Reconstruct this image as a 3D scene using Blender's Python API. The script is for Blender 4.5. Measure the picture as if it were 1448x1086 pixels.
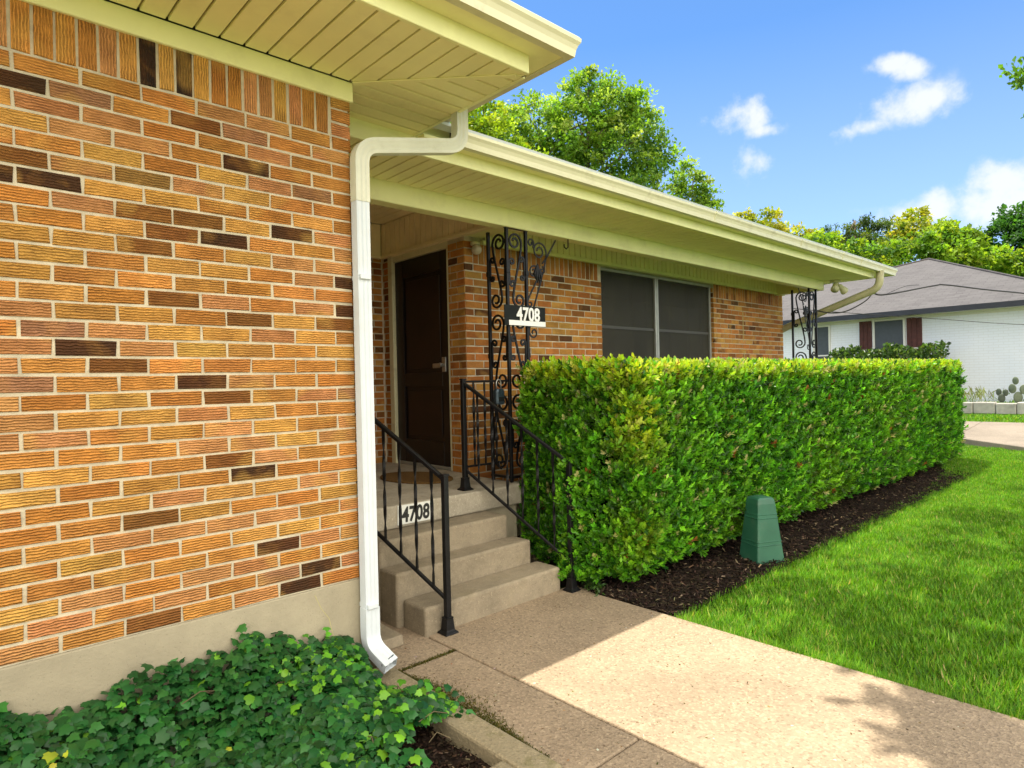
import bpy, bmesh, math, random
import numpy as np
from mathutils import Vector, Matrix

random.seed(7)
RNG = np.random.default_rng(7)
S = bpy.context.scene
for _o in list(bpy.data.objects):
    bpy.data.objects.remove(_o)
COL = S.collection

# ------------------------------------------------------------------ camera
cam_d = bpy.data.cameras.new('camera')
cam = bpy.data.objects.new('camera', cam_d)
COL.objects.link(cam)
yaw, pitch, roll = math.radians(42.77), math.radians(-0.17), math.radians(-1.306)
fw = Vector((math.sin(yaw) * math.cos(pitch), math.cos(yaw) * math.cos(pitch), math.sin(pitch)))
rt = Vector((math.cos(yaw), -math.sin(yaw), 0))
up = rt.cross(fw)
rt2 = rt * math.cos(roll) + up * math.sin(roll)
up2 = -rt * math.sin(roll) + up * math.cos(roll)
M = Matrix((rt2, up2, -fw)).transposed().to_4x4()
M.translation = Vector((0, 0, 1.45))
cam.matrix_world = M
cam_d.sensor_width = 36
cam_d.lens = 898.8 / 1448 * 36
cam_d.clip_start = 0.05
cam_d.clip_end = 2000
S.camera = cam

# ------------------------------------------------------------------ light
SUN_DIR = Vector((0.26, 0.765, 3.0)).normalized()        # towards the sun
SUN_EL = math.asin(SUN_DIR.z)
SUN_ROT = math.atan2(SUN_DIR.x, SUN_DIR.y)
sun_d = bpy.data.lights.new('sun', 'SUN')
sun_d.energy = 2.0
sun_d.angle = math.radians(0.5)
sun_d.color = (1.0, 0.93, 0.80)
sun = bpy.data.objects.new('sun', sun_d)
sun.rotation_euler = (-SUN_DIR).to_track_quat('-Z', 'Y').to_euler()
sun.location = (0, 0, 30)
COL.objects.link(sun)

S.view_settings.view_transform = 'Standard'
S.view_settings.look = 'None'
S.view_settings.exposure = 2.0
S.view_settings.gamma = 1.0

world = bpy.data.worlds.new('World')
S.world = world
world.use_nodes = True


def build_world():
    nt = world.node_tree
    nt.nodes.clear()
    N, L = nt.nodes.new, nt.links.new
    out = N('ShaderNodeOutputWorld')
    bg = N('ShaderNodeBackground')
    bg.inputs['Strength'].default_value = 0.08
    sky = N('ShaderNodeTexSky')
    sky.sky_type = 'NISHITA'
    sky.sun_disc = False
    sky.sun_elevation = SUN_EL
    sky.sun_rotation = SUN_ROT
    sky.altitude = 5000
    sky.air_density = 1.0
    sky.dust_density = 0.0
    sky.ozone_density = 6.0
    tc = N('ShaderNodeTexCoord')
    # clouds: a handful of small cumulus at fixed directions of the sky, broken up by noise
    nz = N('ShaderNodeTexNoise')
    nz.inputs['Scale'].default_value = 19
    nz.inputs['Detail'].default_value = 8
    nz.inputs['Roughness'].default_value = 0.58
    L(tc.outputs['Generated'], nz.inputs['Vector'])
    blobs = [((.826, .425, .364), .045, .026), ((.858, .392, .338), .035, .014), ((.843, .40, .352), .03, .02),
             ((.888, .25, .383), .03, .014), ((.893, .237, .372), .022, .017),
             ((.905, .262, .335), .055, .030), ((.908, .238, .328), .055, .026), ((.906, .285, .322), .05, .016),
             ((.859, .415, .30), .038, .024),
             ((.950, .232, .205), .07, .03), ((.966, .170, .200), .09, .04), ((.965, .15, .232), .055, .03)]
    acc = None
    for d, rx, ry in blobs:
        d = Vector(d).normalized()
        t = Vector((0, 0, 1)).cross(d).normalized()
        b = d.cross(t)
        def dot(v, s):
            n = N('ShaderNodeVectorMath'); n.operation = 'DOT_PRODUCT'
            L(tc.outputs['Generated'], n.inputs[0]); n.inputs[1].default_value = v * (1 / s)
            return n.outputs['Value']
        a1, a2 = dot(t, rx), dot(b, ry)
        p1 = N('ShaderNodeMath'); p1.operation = 'MULTIPLY'; L(a1, p1.inputs[0]); L(a1, p1.inputs[1])
        p2 = N('ShaderNodeMath'); p2.operation = 'MULTIPLY_ADD'; L(a2, p2.inputs[0]); L(a2, p2.inputs[1]); L(p1.outputs[0], p2.inputs[2])
        fr = N('ShaderNodeVectorMath'); fr.operation = 'DOT_PRODUCT'
        L(tc.outputs['Generated'], fr.inputs[0]); fr.inputs[1].default_value = d
        neg = N('ShaderNodeMath'); neg.operation = 'EXPONENT'
        m_ = N('ShaderNodeMath'); m_.operation = 'MULTIPLY'; m_.inputs[1].default_value = -1.0; L(p2.outputs[0], m_.inputs[0]); L(m_.outputs[0], neg.inputs[0])
        gt = N('ShaderNodeMath'); gt.operation = 'GREATER_THAN'; gt.inputs[1].default_value = 0.0; L(fr.outputs['Value'], gt.inputs[0])
        mm = N('ShaderNodeMath'); mm.operation = 'MULTIPLY'; L(neg.outputs[0], mm.inputs[0]); L(gt.outputs[0], mm.inputs[1])
        if acc is None:
            acc = mm.outputs[0]
        else:
            ad = N('ShaderNodeMath'); ad.operation = 'MAXIMUM'; L(acc, ad.inputs[0]); L(mm.outputs[0], ad.inputs[1]); acc = ad.outputs[0]
    # density = smoothstep(blob + (noise-.5)*k)
    nm = N('ShaderNodeMath'); nm.operation = 'MULTIPLY_ADD'
    L(nz.outputs['Fac'], nm.inputs[0]); nm.inputs[1].default_value = 2.3; nm.inputs[2].default_value = -1.12
    sm = N('ShaderNodeMath'); sm.operation = 'ADD'; L(acc, sm.inputs[0]); L(nm.outputs[0], sm.inputs[1])
    mr = N('ShaderNodeMapRange'); mr.interpolation_type = 'SMOOTHSTEP'
    mr.inputs['From Min'].default_value = 0.36; mr.inputs['From Max'].default_value = 1.15
    L(sm.outputs[0], mr.inputs['Value'])
    gate = N('ShaderNodeMapRange'); gate.inputs['From Min'].default_value = .02; gate.inputs['From Max'].default_value = .35
    L(acc, gate.inputs['Value'])
    al = N('ShaderNodeMath'); al.operation = 'MULTIPLY'; L(mr.outputs[0], al.inputs[0]); L(gate.outputs[0], al.inputs[1])
    al2 = N('ShaderNodeMath'); al2.operation = 'MULTIPLY'; L(al.outputs[0], al2.inputs[0]); al2.inputs[1].default_value = 0.9
    tint = N('ShaderNodeMix'); tint.data_type = 'RGBA'; tint.blend_type = 'MULTIPLY'
    tint.inputs['Factor'].default_value = 1.0
    L(sky.outputs[0], tint.inputs[6]); tint.inputs[7].default_value = SKY_TINT
    mix = N('ShaderNodeMix'); mix.data_type = 'RGBA'
    sp = N('ShaderNodeSeparateXYZ'); L(tc.outputs['Generated'], sp.inputs[0])
    vr = N('ShaderNodeMapRange'); vr.inputs['From Min'].default_value = .46; vr.inputs['From Max'].default_value = .10
    vr.inputs['To Max'].default_value = .52; L(sp.outputs['Z'], vr.inputs['Value'])
    veil = N('ShaderNodeMix'); veil.data_type = 'RGBA'
    L(vr.outputs[0], veil.inputs['Factor']); L(tint.outputs[2], veil.inputs[6]); veil.inputs[7].default_value = (2.35, 2.75, 3.25, 1)
    L(al2.outputs[0], mix.inputs['Factor'])
    L(veil.outputs[2], mix.inputs[6])
    mix.inputs[7].default_value = (3.2, 3.3, 3.45, 1)
    # unseen bright cloud bank, added in the sky behind the camera to lift the shade
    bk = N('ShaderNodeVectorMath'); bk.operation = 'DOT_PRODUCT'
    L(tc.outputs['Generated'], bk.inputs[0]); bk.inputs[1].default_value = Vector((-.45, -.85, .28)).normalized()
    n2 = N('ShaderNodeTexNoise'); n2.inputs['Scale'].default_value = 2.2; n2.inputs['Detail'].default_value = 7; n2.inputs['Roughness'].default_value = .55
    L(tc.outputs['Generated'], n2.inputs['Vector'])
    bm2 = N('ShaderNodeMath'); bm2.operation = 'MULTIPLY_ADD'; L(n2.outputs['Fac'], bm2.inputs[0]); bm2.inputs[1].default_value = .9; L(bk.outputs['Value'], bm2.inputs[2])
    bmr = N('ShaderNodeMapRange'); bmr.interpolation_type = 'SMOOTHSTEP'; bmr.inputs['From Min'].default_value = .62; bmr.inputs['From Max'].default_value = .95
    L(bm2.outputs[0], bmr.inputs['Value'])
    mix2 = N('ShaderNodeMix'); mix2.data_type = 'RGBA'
    L(bmr.outputs[0], mix2.inputs['Factor']); L(mix.outputs[2], mix2.inputs[6]); mix2.inputs[7].default_value = FILL_CLOUDS
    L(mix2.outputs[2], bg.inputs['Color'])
    L(bg.outputs[0], out.inputs['Surface'])


FILL_CLOUDS = (10.6, 9.9, 8.7, 1)
SKY_TINT = (0.84, 1.03, 1.04, 1)
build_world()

# ------------------------------------------------------------------ materials
MATS = {}


class NT:
    def __init__(self, name):
        m = bpy.data.materials.new(name)
        m.use_nodes = True
        self.m = m
        self.nt = m.node_tree
        self.nt.nodes.clear()
        self.out = self.n('ShaderNodeOutputMaterial')
        MATS[name] = m

    def n(self, t, **kw):
        nd = self.nt.nodes.new(t)
        for k, v in kw.items():
            setattr(nd, k, v)
        return nd

    def l(self, a, b):
        self.nt.links.new(a, b)

    def coords(self, scale=(1, 1, 1), uv=False, rot=(0, 0, 0)):
        tc = self.n('ShaderNodeTexCoord')
        mp = self.n('ShaderNodeMapping')
        mp.inputs['Scale'].default_value = scale
        mp.inputs['Rotation'].default_value = rot
        self.l(tc.outputs['UV' if uv else 'Object'], mp.inputs['Vector'])
        return mp.outputs[0]

    def noise(self, vec, scale, detail=4, rough=.55, dist=0):
        t = self.n('ShaderNodeTexNoise')
        t.inputs['Scale'].default_value = scale
        t.inputs['Detail'].default_value = detail
        t.inputs['Roughness'].default_value = rough
        t.inputs['Distortion'].default_value = dist
        self.l(vec, t.inputs['Vector'])
        return t.outputs['Fac']

    def ramp(self, fac, stops):
        r = self.n('ShaderNodeValToRGB')
        el = r.color_ramp.elements
        while len(el) > 1:
            el.remove(el[-1])
        el[0].position = stops[0][0]
        el[0].color = (*stops[0][1], 1)
        for p, c in stops[1:]:
            e = el.new(p)
            e.color = (*c, 1)
        self.l(fac, r.inputs['Fac'])
        return r.outputs['Color']

    def mix(self, fac, a, b, blend='MIX'):
        mx = self.n('ShaderNodeMix', data_type='RGBA', blend_type=blend)
        for v, i in ((fac, 0), (a, 6), (b, 7)):
            if hasattr(v, 'links') or hasattr(v, 'is_linked'):
                self.l(v, mx.inputs[i])
            elif i == 0:
                mx.inputs[0].default_value = v
            else:
                mx.inputs[i].default_value = (*v, 1)
        return mx.outputs[2]

    def math(self, op, a, b=0.0, c=0.0):
        m = self.n('ShaderNodeMath', operation=op)
        for v, i in ((a, 0), (b, 1), (c, 2)):
            if hasattr(v, 'is_linked'):
                self.l(v, m.inputs[i])
            else:
                m.inputs[i].default_value = v
        return m.outputs[0]

    def rng(self, v, a, b, c=0., d=1.):
        r = self.n('ShaderNodeMapRange')
        r.inputs['From Min'].default_value = a
        r.inputs['From Max'].default_value = b
        r.inputs['To Min'].default_value = c
        r.inputs['To Max'].default_value = d
        self.l(v, r.inputs['Value'])
        return r.outputs[0]

    def attr(self, name='Col'):
        a = self.n('ShaderNodeAttribute', attribute_name=name)
        return a.outputs['Color']

    def bump(self, h, strength=.3, dist=.01, normal=None):
        b = self.n('ShaderNodeBump')
        b.inputs['Strength'].default_value = strength
        b.inputs['Distance'].default_value = dist
        self.l(h, b.inputs['Height'])
        if normal is not None:
            self.l(normal, b.inputs['Normal'])
        return b.outputs[0]

    def bsdf(self, color, rough=.6, metal=0., normal=None, spec=.5, **kw):
        p = self.n('ShaderNodeBsdfPrincipled')
        if hasattr(color, 'is_linked'):
            self.l(color, p.inputs['Base Color'])
        else:
            p.inputs['Base Color'].default_value = (*color, 1)
        if hasattr(rough, 'is_linked'):
            self.l(rough, p.inputs['Roughness'])
        else:
            p.inputs['Roughness'].default_value = rough
        p.inputs['Metallic'].default_value = metal
        p.inputs['Specular IOR Level'].default_value = spec
        if normal is not None:
            self.l(normal, p.inputs['Normal'])
        for k, v in kw.items():
            p.inputs[k].default_value = v
        self.p = p
        return p.outputs[0]

    def end(self, shader):
        self.l(shader, self.out.inputs['Surface'])
        return self.m


def mat_brick(name, sat=1.0, groove=1.0):
    t = NT(name)
    uv = t.coords((1, 1, 1), uv=True)
    col = t.attr('Col')
    # each brick: patches of a lighter flashed tone, dark specks and fine grooves
    n1 = t.noise(uv, 9, 3, .6)
    flash = t.rng(n1, .52, .66)
    lighter = t.mix(.55, col, (.52, .25, .055))
    c1 = t.mix(t.math('MULTIPLY', flash, .4), col, lighter)
    n1b = t.noise(uv, 6, 2, .5)
    c1 = t.mix(t.rng(n1b, .30, .62, .38, 0), c1, (.16, .052, .012))
    n1c = t.noise(uv, 5, 1, .4)
    c1 = t.mix(t.rng(n1c, .58, .66, 0, .55), c1, t.mix(.65, c1, (.62, .36, .085)))
    n2 = t.noise(uv, 28, 5, .65)
    c2 = t.mix(t.rng(n2, .35, .7, 0, .45), c1, t.mix(1.0, c1, (1.5, 1.45, 1.4), 'MULTIPLY'))
    # wire-cut face: rows of thin wavy grooves, broken up and fading in places
    wv = t.n('ShaderNodeTexWave', wave_type='BANDS', bands_direction='Y', wave_profile='SIN')
    wv.inputs['Scale'].default_value = 30
    wv.inputs['Distortion'].default_value = 4.6
    wv.inputs['Detail'].default_value = 2.5
    wv.inputs['Detail Scale'].default_value = .9
    wv.inputs['Detail Roughness'].default_value = .6
    t.l(uv, wv.inputs['Vector'])
    nw = wv.outputs['Fac']
    nmask = t.rng(t.noise(uv, 13, 4, .6), .38, .66, .08, 1)
    grv = t.math('MULTIPLY', t.rng(nw, .05, .34, 1, 0), nmask)
    hi_ = t.math('MULTIPLY', t.rng(nw, .62, .95, 0, 1), nmask)
    c3 = t.mix(t.math('MULTIPLY', grv, .62 * groove), c2, t.mix(.75, c2, (.11, .035, .010)))
    c3 = t.mix(t.math('MULTIPLY', hi_, .45 * groove), c3, t.mix(1.0, c3, (1.38, 1.36, 1.3), 'MULTIPLY'))
    ck = t.noise(t.coords((60, 14, 1), uv=True), 1.5, 2, .5, .8)
    c3 = t.mix(t.math('MULTIPLY', t.rng(t.math('ABSOLUTE', t.math('SUBTRACT', ck, .5)), .0, .012, .55 * groove, 0), nmask), c3, (.10, .035, .012))
    sp = t.noise(uv, 120, 2, .5)
    c4 = t.mix(t.rng(sp, .70, .76, 0, .7), c3, (.03, .015, .01))
    h = t.math('MULTIPLY_ADD', grv, -1.0 * groove, t.math('MULTIPLY_ADD', n2, .5, t.math('MULTIPLY', nw, .8 * groove)))
    nrm = t.bump(h, 1.0, .006)
    return t.end(t.bsdf(c4, .8, normal=nrm, spec=.25))


def mat_simple(name, c, rough=.6, var=.12, scale=6, bump=.0, bscale=80, metal=0., spec=.5, dirt=None, dscale=3., damt=.4):
    t = NT(name)
    v = t.coords()
    n = t.noise(v, scale, 5)
    lo = tuple(x * (1 - var) for x in c)
    hi = tuple(min(1, x * (1 + var)) for x in c)
    col = t.ramp(n, [(.3, lo), (.7, hi)])
    if dirt:
        d = t.noise(v, dscale, 6, .65)
        col = t.mix(t.rng(d, .52, .75, 0, damt), col, dirt)
    nrm = None
    if bump:
        nrm = t.bump(t.noise(v, bscale, 4), bump, .004)
    return t.end(t.bsdf(col, rough, metal, nrm, spec))


def mat_concrete(name, base, speck=.5, moss=None, scale=1.0, aggregate=True):
    t = NT(name)
    v = t.coords()
    big = t.noise(v, 1.6 * scale, 6, .6)
    col = t.ramp(big, [(.3, tuple(x * .82 for x in base)), (.7, tuple(x * 1.1 for x in base))])
    mid = t.noise(v, 14 * scale, 5, .6)
    col = t.mix(t.rng(mid, .4, .75, 0, .35), col, tuple(x * .72 for x in base))
    hgt = mid
    if aggregate:
        vo = t.n('ShaderNodeTexVoronoi')
        vo.inputs['Scale'].default_value = 95 * scale
        t.l(v, vo.inputs['Vector'])
        sep = t.n('ShaderNodeSeparateColor')
        t.l(vo.outputs['Color'], sep.inputs[0])
        col = t.mix(t.rng(sep.outputs[0], .55, 1, 0, speck), col, tuple(min(1, x * 1.55) for x in base))
        col = t.mix(t.rng(sep.outputs[1], .72, 1, 0, speck), col, tuple(x * .42 for x in base))
        fine = t.noise(v, 170 * scale, 3, .6)
        hgt = t.math('ADD', fine, t.math('MULTIPLY', vo.outputs['Distance'], .8))
    else:
        hgt = t.noise(v, 60 * scale, 6, .7)
        pit = t.noise(v, 130, 2)
        col = t.mix(t.rng(pit, .66, .74, 0, .5), col, tuple(x * .4 for x in base))
    st = t.noise(v, .9, 5, .65, .6)
    col = t.mix(t.rng(st, .48, .70, 0, .5), col, tuple(x * .55 for x in base))
    if moss:
        mn = t.noise(v, 7, 5, .7)
        col = t.mix(t.rng(mn, .56, .7, 0, .6), col, moss)
    return t.end(t.bsdf(col, .85, normal=t.bump(hgt, .6, .005), spec=.25))


def mat_weathered(name, base):
    t = NT(name)
    v = t.coords()
    a = t.noise(v, 2.6, 7, .68)
    col = t.ramp(a, [(.28, tuple(x * .62 for x in base)), (.5, base), (.72, tuple(x * 1.22 for x in base))])
    b_ = t.noise(v, 11, 6, .7, .4)
    col = t.mix(t.rng(b_, .45, .72, 0, .55), col, tuple(x * .58 for x in base))
    c_ = t.noise(v, 5, 4, .6)
    col = t.mix(t.rng(c_, .55, .75, 0, .4), col, (.20, .165, .085))
    f = t.noise(v, 130, 3, .6)
    col = t.mix(t.rng(f, .55, .75, 0, .5), col, tuple(x * .5 for x in base))
    f2 = t.noise(v, 75, 2, .5)
    col = t.mix(t.rng(f2, .62, .74, 0, .5), col, tuple(min(1, x * 1.6) for x in base))
    h = t.math('ADD', t.noise(v, 45, 6, .72), t.math('MULTIPLY', b_, 1.2))
    return t.end(t.bsdf(col, .88, normal=t.bump(h, .9, .006), spec=.2))


def mat_leaf(name, rough=.42, trans=.35, spec=.4, tint=(1, 1, 1)):
    t = NT(name)
    c = t.attr('Col')
    v = t.coords()
    n = t.noise(v, 9, 3)
    c = t.mix(t.rng(n, .3, .75, 0, .3), c, t.mix(1.0, c, (1.35, 1.25, .8), 'MULTIPLY'))
    s1 = t.bsdf(c, rough, spec=spec)
    tr = t.n('ShaderNodeBsdfTranslucent')
    ct = t.mix(1.0, c, (1.5, 1.45, .55), 'MULTIPLY')
    t.l(ct, tr.inputs['Color'])
    mx = t.n('ShaderNodeMixShader')
    mx.inputs[0].default_value = trans
    t.l(s1, mx.inputs[1])
    t.l(tr.outputs[0], mx.inputs[2])
    return t.end(mx.outputs[0])


CREAM = (.87, .88, .45)
M_brick = mat_brick('brick')
M_brick2 = mat_brick('brick_entry', groove=.35)
M_mortar = mat_simple('mortar', (.53, .475, .345), .95, .2, 18, .9, 90, spec=.1, dirt=(.30, .25, .16), dscale=9, damt=.5)
M_found = mat_concrete('foundation_concrete', (.38, .335, .235), aggregate=False)
M_walk = mat_concrete('walk_concrete', (.330, .253, .170), .55)
M_step = mat_weathered('step_concrete', (.30, .25, .175))
M_porch = mat_weathered('porch_concrete', (.42, .375, .29))
M_kerb = mat_concrete('kerb_concrete', (.30, .25, .155), .35, moss=(.16, .15, .05))
M_drive = mat_concrete('drive_concrete', (.28, .235, .185), .3)
M_cream = mat_simple('cream_paint', CREAM, .5, .05, 4, .08, 40, dirt=(.42, .36, .17), dscale=5, damt=.22)
M_soffit = mat_simple('soffit_paint', (.88, .85, .42), .55, .05, 3, .06, 50, dirt=(.40, .34, .16), dscale=4, damt=.2)
M_bead = mat_simple('beadboard_paint', (.86, .76, .46), .55, .06, 5, .05, 50, dirt=(.40, .33, .18), dscale=4, damt=.25)
M_groove = mat_simple('groove_shadow_gap', (.45, .40, .17), .9)
M_gutter = mat_simple('gutter_enamel', (.66, .64, .42), .35, .05, 7, .04, 30, dirt=(.30, .27, .15), dscale=7, damt=.55)
M_white = mat_simple('white_enamel', (.60, .655, .69), .35, .04, 9, .05, 30, dirt=(.55, .53, .46), dscale=8, damt=.3)
M_iron = mat_simple('black_iron', (.006, .006, .007), .42, .4, 30, .25, 120, spec=.28)
M_door = mat_simple('dark_stained_wood', (.010, .006, .005), .38, .4, 4, .1, 60, spec=.4)
M_doorpanel = mat_simple('brown_stained_wood', (.016, .007, .005), .4, .4, 3, .1, 60, spec=.4)
M_metal = mat_simple('satin_metal', (.40, .40, .38), .4, .1, 30, metal=.9)
M_alu = mat_simple('window_aluminium', (.36, .37, .34), .45, .12, 12, metal=.5)
M_glass = mat_simple('dark_glass', (.02, .022, .022), .08, .1, 2, spec=.6)
M_muntin = mat_simple('window_muntin', (.22, .20, .15), .6)
M_srail = mat_simple('screen_rail', (.045, .042, .030), .5)
M_black = mat_simple('black_plate', (.010, .012, .011), .6, .2, 20, spec=.15)
M_plate = mat_simple('white_plate', (.72, .73, .68), .5, .06, 20, dirt=(.5, .48, .4), dscale=20)
M_ink = mat_simple('black_ink', (.012, .012, .012), .5)
M_signwhite = mat_simple('white_numeral', (.82, .82, .80), .45, .04, 20)
M_shingle = None
M_soil = mat_simple('soil', (.022, .014, .010), .95, .5, 20, .9, 60, spec=.1)
M_ped = mat_simple('green_plastic', (.022, .105, .062), .42, .12, 6, .06, 25, dirt=(.10, .14, .10), dscale=7, damt=.4)
M_mat = mat_simple('coir', (.15, .085, .03), .95, .3, 60, .6, 200, spec=.1)
M_bark = mat_simple('bark', (.13, .10, .075), .95, .4, 8, .8, 30, spec=.1)
M_twig = mat_simple('twig_core', (.012, .018, .006), .95, .5, 20, .5, 40, spec=.05)
M_hedge = mat_leaf('hedge_leaf', .38, .30, .45)
M_ivy = mat_leaf('ivy_leaf', .36, .14, .32)
M_grass = mat_leaf('grass_blade', .5, .35, .25)
M_tree = mat_leaf('tree_leaf', .5, .5, .3)
M_chip = mat_simple('bark_chip', (.09, .055, .035), .9, .5, 3, .3, 60, spec=.1)
M_lock = mat_simple('lockbox_metal', (.035, .055, .07), .35, .3, 30, metal=.5)
M_navy = mat_simple('dark_fascia', (.018, .022, .032), .45, .2, 5)
M_shutter = mat_simple('barn_red_wood', (.080, .024, .019), .7, .3, 14, .3, 40)
M_screen2 = mat_simple('grey_screen', (.06, .075, .09), .5, .1, 10)
M_cable = mat_simple('cable_rubber', (.012, .012, .013), .6)
M_bulb = mat_simple('lamp_glass', (.55, .50, .36), .08, .05, 5, spec=.7)
M_stone = mat_simple('limestone_block', (.42, .40, .36), .9, .25, 5, .6, 30, dirt=(.2, .19, .16), dscale=6, damt=.5)
M_moss = mat_simple('moss', (.105, .10, .025), .95, .5, 30, .8, 120, spec=.05)


def mk_special():
    global M_screen, M_shingle, M_nbrick, M_ground
    # solar screen: woven dark mesh, lets some of the window behind show
    t = NT('solar_screen')
    v = t.coords()
    n = t.noise(v, 3, 4)
    col = t.ramp(n, [(.3, (.032, .030, .020)), (.7, (.050, .046, .030))])
    s = t.bsdf(col, .5, spec=.18)
    tr = t.n('ShaderNodeBsdfTransparent')
    mx = t.n('ShaderNodeMixShader')
    mx.inputs[0].default_value = .22
    t.l(s, mx.inputs[1]); t.l(tr.outputs[0], mx.inputs[2])
    M_screen = t.end(mx.outputs[0])

    t = NT('asphalt_shingle')
    v = t.coords((1, 1, 1))
    br = t.n('ShaderNodeTexBrick')
    br.inputs['Scale'].default_value = 1.0
    br.inputs['Brick Width'].default_value = .32
    br.inputs['Row Height'].default_value = .14
    br.inputs['Mortar Size'].default_value = .008
    br.inputs['Color1'].default_value = (.125, .120, .120, 1)
    br.inputs['Color2'].default_value = (.095, .091, .092, 1)
    br.inputs['Mortar'].default_value = (.07, .062, .066, 1)
    uvc = t.coords(uv=True)
    t.l(uvc, br.inputs['Vector'])
    n = t.noise(v, 2.5, 6, .6)
    c = t.mix(t.rng(n, .35, .7, 0, .5), br.outputs['Color'], (.135, .130, .130))
    n2 = t.noise(v, 60, 2)
    c = t.mix(t.rng(n2, .5, .8, 0, .4), c, (.085, .075, .08))
    M_shingle = t.end(t.bsdf(c, .9, normal=t.bump(br.outputs['Fac'], -.5, .02), spec=.15))

    t = NT('white_painted_brick')
    br = t.n('ShaderNodeTexBrick')
    br.inputs['Scale'].default_value = 1.0
    br.inputs['Brick Width'].default_value = .2032
    br.inputs['Row Height'].default_value = .0677
    br.inputs['Mortar Size'].default_value = .007
    t.l(t.coords(uv=True), br.inputs['Vector'])
    v = t.coords()
    n = t.noise(v, 1.5, 6, .6)
    c = t.ramp(n, [(.3, (.76, .82, .92)), (.7, (.82, .87, .96))])
    c = t.mix(t.math('MULTIPLY', br.outputs['Fac'], .25), c, (.55, .55, .55))
    M_nbrick = t.end(t.bsdf(c, .7, normal=t.bump(br.outputs['Fac'], -.5, .012), spec=.25))

    t = NT('turf_ground')
    v = t.coords()
    n = t.noise(v, 6, 6, .7)
    c = t.ramp(n, [(.3, (.03, .07, .008)), (.7, (.06, .12, .015))])
    M_ground = t.end(t.bsdf(c, .95, spec=.1, normal=t.bump(t.noise(v, 60, 4), .8, .02)))


mk_special()

# ------------------------------------------------------------------ object helpers


def wloc(o):
    v = Vector((0, 0, 0))
    while o is not None:
        v += o.location
        o = o.parent
    return v


def tag(o, label=None, cat=None, group=None, kind=None):
    if label: o['label'] = label
    if cat: o['category'] = cat
    if group: o['group'] = group
    if kind: o['kind'] = kind
    return o


def thing(name, loc, label, cat, group=None):
    o = bpy.data.objects.new(name, None)
    o.empty_display_size = .1
    o.location = loc
    COL.objects.link(o)
    return tag(o, label, cat, group)


class MB:
    def __init__(self):
        self.v = []; self.f = []; self.uv = []; self.c = []

    def add(self, vs, fs):
        o = len(self.v)
        self.v += [tuple(p) for p in vs]
        self.f += [tuple(i + o for i in f) for f in fs]
        return self

    def box(self, x0, x1, y0, y1, z0, z1):
        vs = [(x0, y0, z0), (x1, y0, z0), (x1, y1, z0), (x0, y1, z0), (x0, y0, z1), (x1, y0, z1), (x1, y1, z1), (x0, y1, z1)]
        return self.add(vs, [(0, 3, 2, 1), (4, 5, 6, 7), (0, 1, 5, 4), (1, 2, 6, 5), (2, 3, 7, 6), (3, 0, 4, 7)])

    def hexa(self, bottom, top):
        n = len(bottom)
        fs = [tuple(range(n - 1, -1, -1)), tuple(range(n, 2 * n))]
        for i in range(n):
            j = (i + 1) % n
            fs.append((i, j, n + j, n + i))
        return self.add(list(bottom) + list(top), fs)

    def loft(self, rings, closed=True, caps=True):
        n = len(rings[0])
        vs = [p for r in rings for p in r]
        fs = []
        for k in range(len(rings) - 1):
            for i in range(n if closed else n - 1):
                j = (i + 1) % n
                fs.append((k * n + i, k * n + j, (k + 1) * n + j, (k + 1) * n + i))
        if caps and closed:
            fs.append(tuple(range(n - 1, -1, -1)))
            fs.append(tuple((len(rings) - 1) * n + i for i in range(n)))
        return self.add(vs, fs)

    def tube(self, pts, r, n=8, section=None, twist=None, upv=None):
        pts = [Vector(p) for p in pts]
        rings = []
        ref = Vector(upv) if upv else None
        prev = None
        for i, p in enumerate(pts):
            a = pts[max(0, i - 1)]; b = pts[min(len(pts) - 1, i + 1)]
            d = (b - a)
            d = d.normalized() if d.length > 1e-9 else Vector((0, 0, 1))
            if prev is None:
                q = ref if ref else (Vector((0, 0, 1)) if abs(d.z) < .9 else Vector((1, 0, 0)))
            else:
                q = prev
            s = (q - d * q.dot(d)).normalized()
            prev = s
            t = d.cross(s)
            rr = r[i] if isinstance(r, (list, tuple)) else r
            ang0 = twist(i / (len(pts) - 1)) if twist else 0
            ring = []
            if section:
                for (a_, b_) in section:
                    ca, sa = math.cos(ang0), math.sin(ang0)
                    x = a_ * ca - b_ * sa; y = a_ * sa + b_ * ca
                    ring.append(p + s * x + t * y)
            else:
                for k in range(n):
                    an = 2 * math.pi * k / n
                    ring.append(p + s * (math.cos(an) * rr) + t * (math.sin(an) * rr))
            rings.append(ring)
        return self.loft(rings)

    def build(self, name, mat, parent=None, smooth=False, bevel=0, seg=1, uvs=None):
        me = bpy.data.meshes.new(name)
        off = wloc(parent) if parent else Vector((0, 0, 0))
        me.from_pydata([(p[0] - off.x, p[1] - off.y, p[2] - off.z) for p in self.v], [], self.f)
        if smooth:
            me.polygons.foreach_set('use_smooth', [True] * len(me.polygons))
        me.materials.append(mat)
        if uvs is not None:
            ul = me.uv_layers.new(name='UVMap')
            for poly in me.polygons:
                for li in poly.loop_indices:
                    p = self.v[me.loops[li].vertex_index]
                    ul.data[li].uv = uvs(p)
        bm = bmesh.new(); bm.from_mesh(me)
        bmesh.ops.recalc_face_normals(bm, faces=bm.faces)
        bm.to_mesh(me); bm.free()
        me.update()
        o = bpy.data.objects.new(name, me)
        COL.objects.link(o)
        if parent: o.parent = parent
        if bevel:
            b = o.modifiers.new('bevel', 'BEVEL')
            b.width = bevel; b.segments = seg; b.limit_method = 'ANGLE'; b.angle_limit = math.radians(40)
        return o


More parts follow.
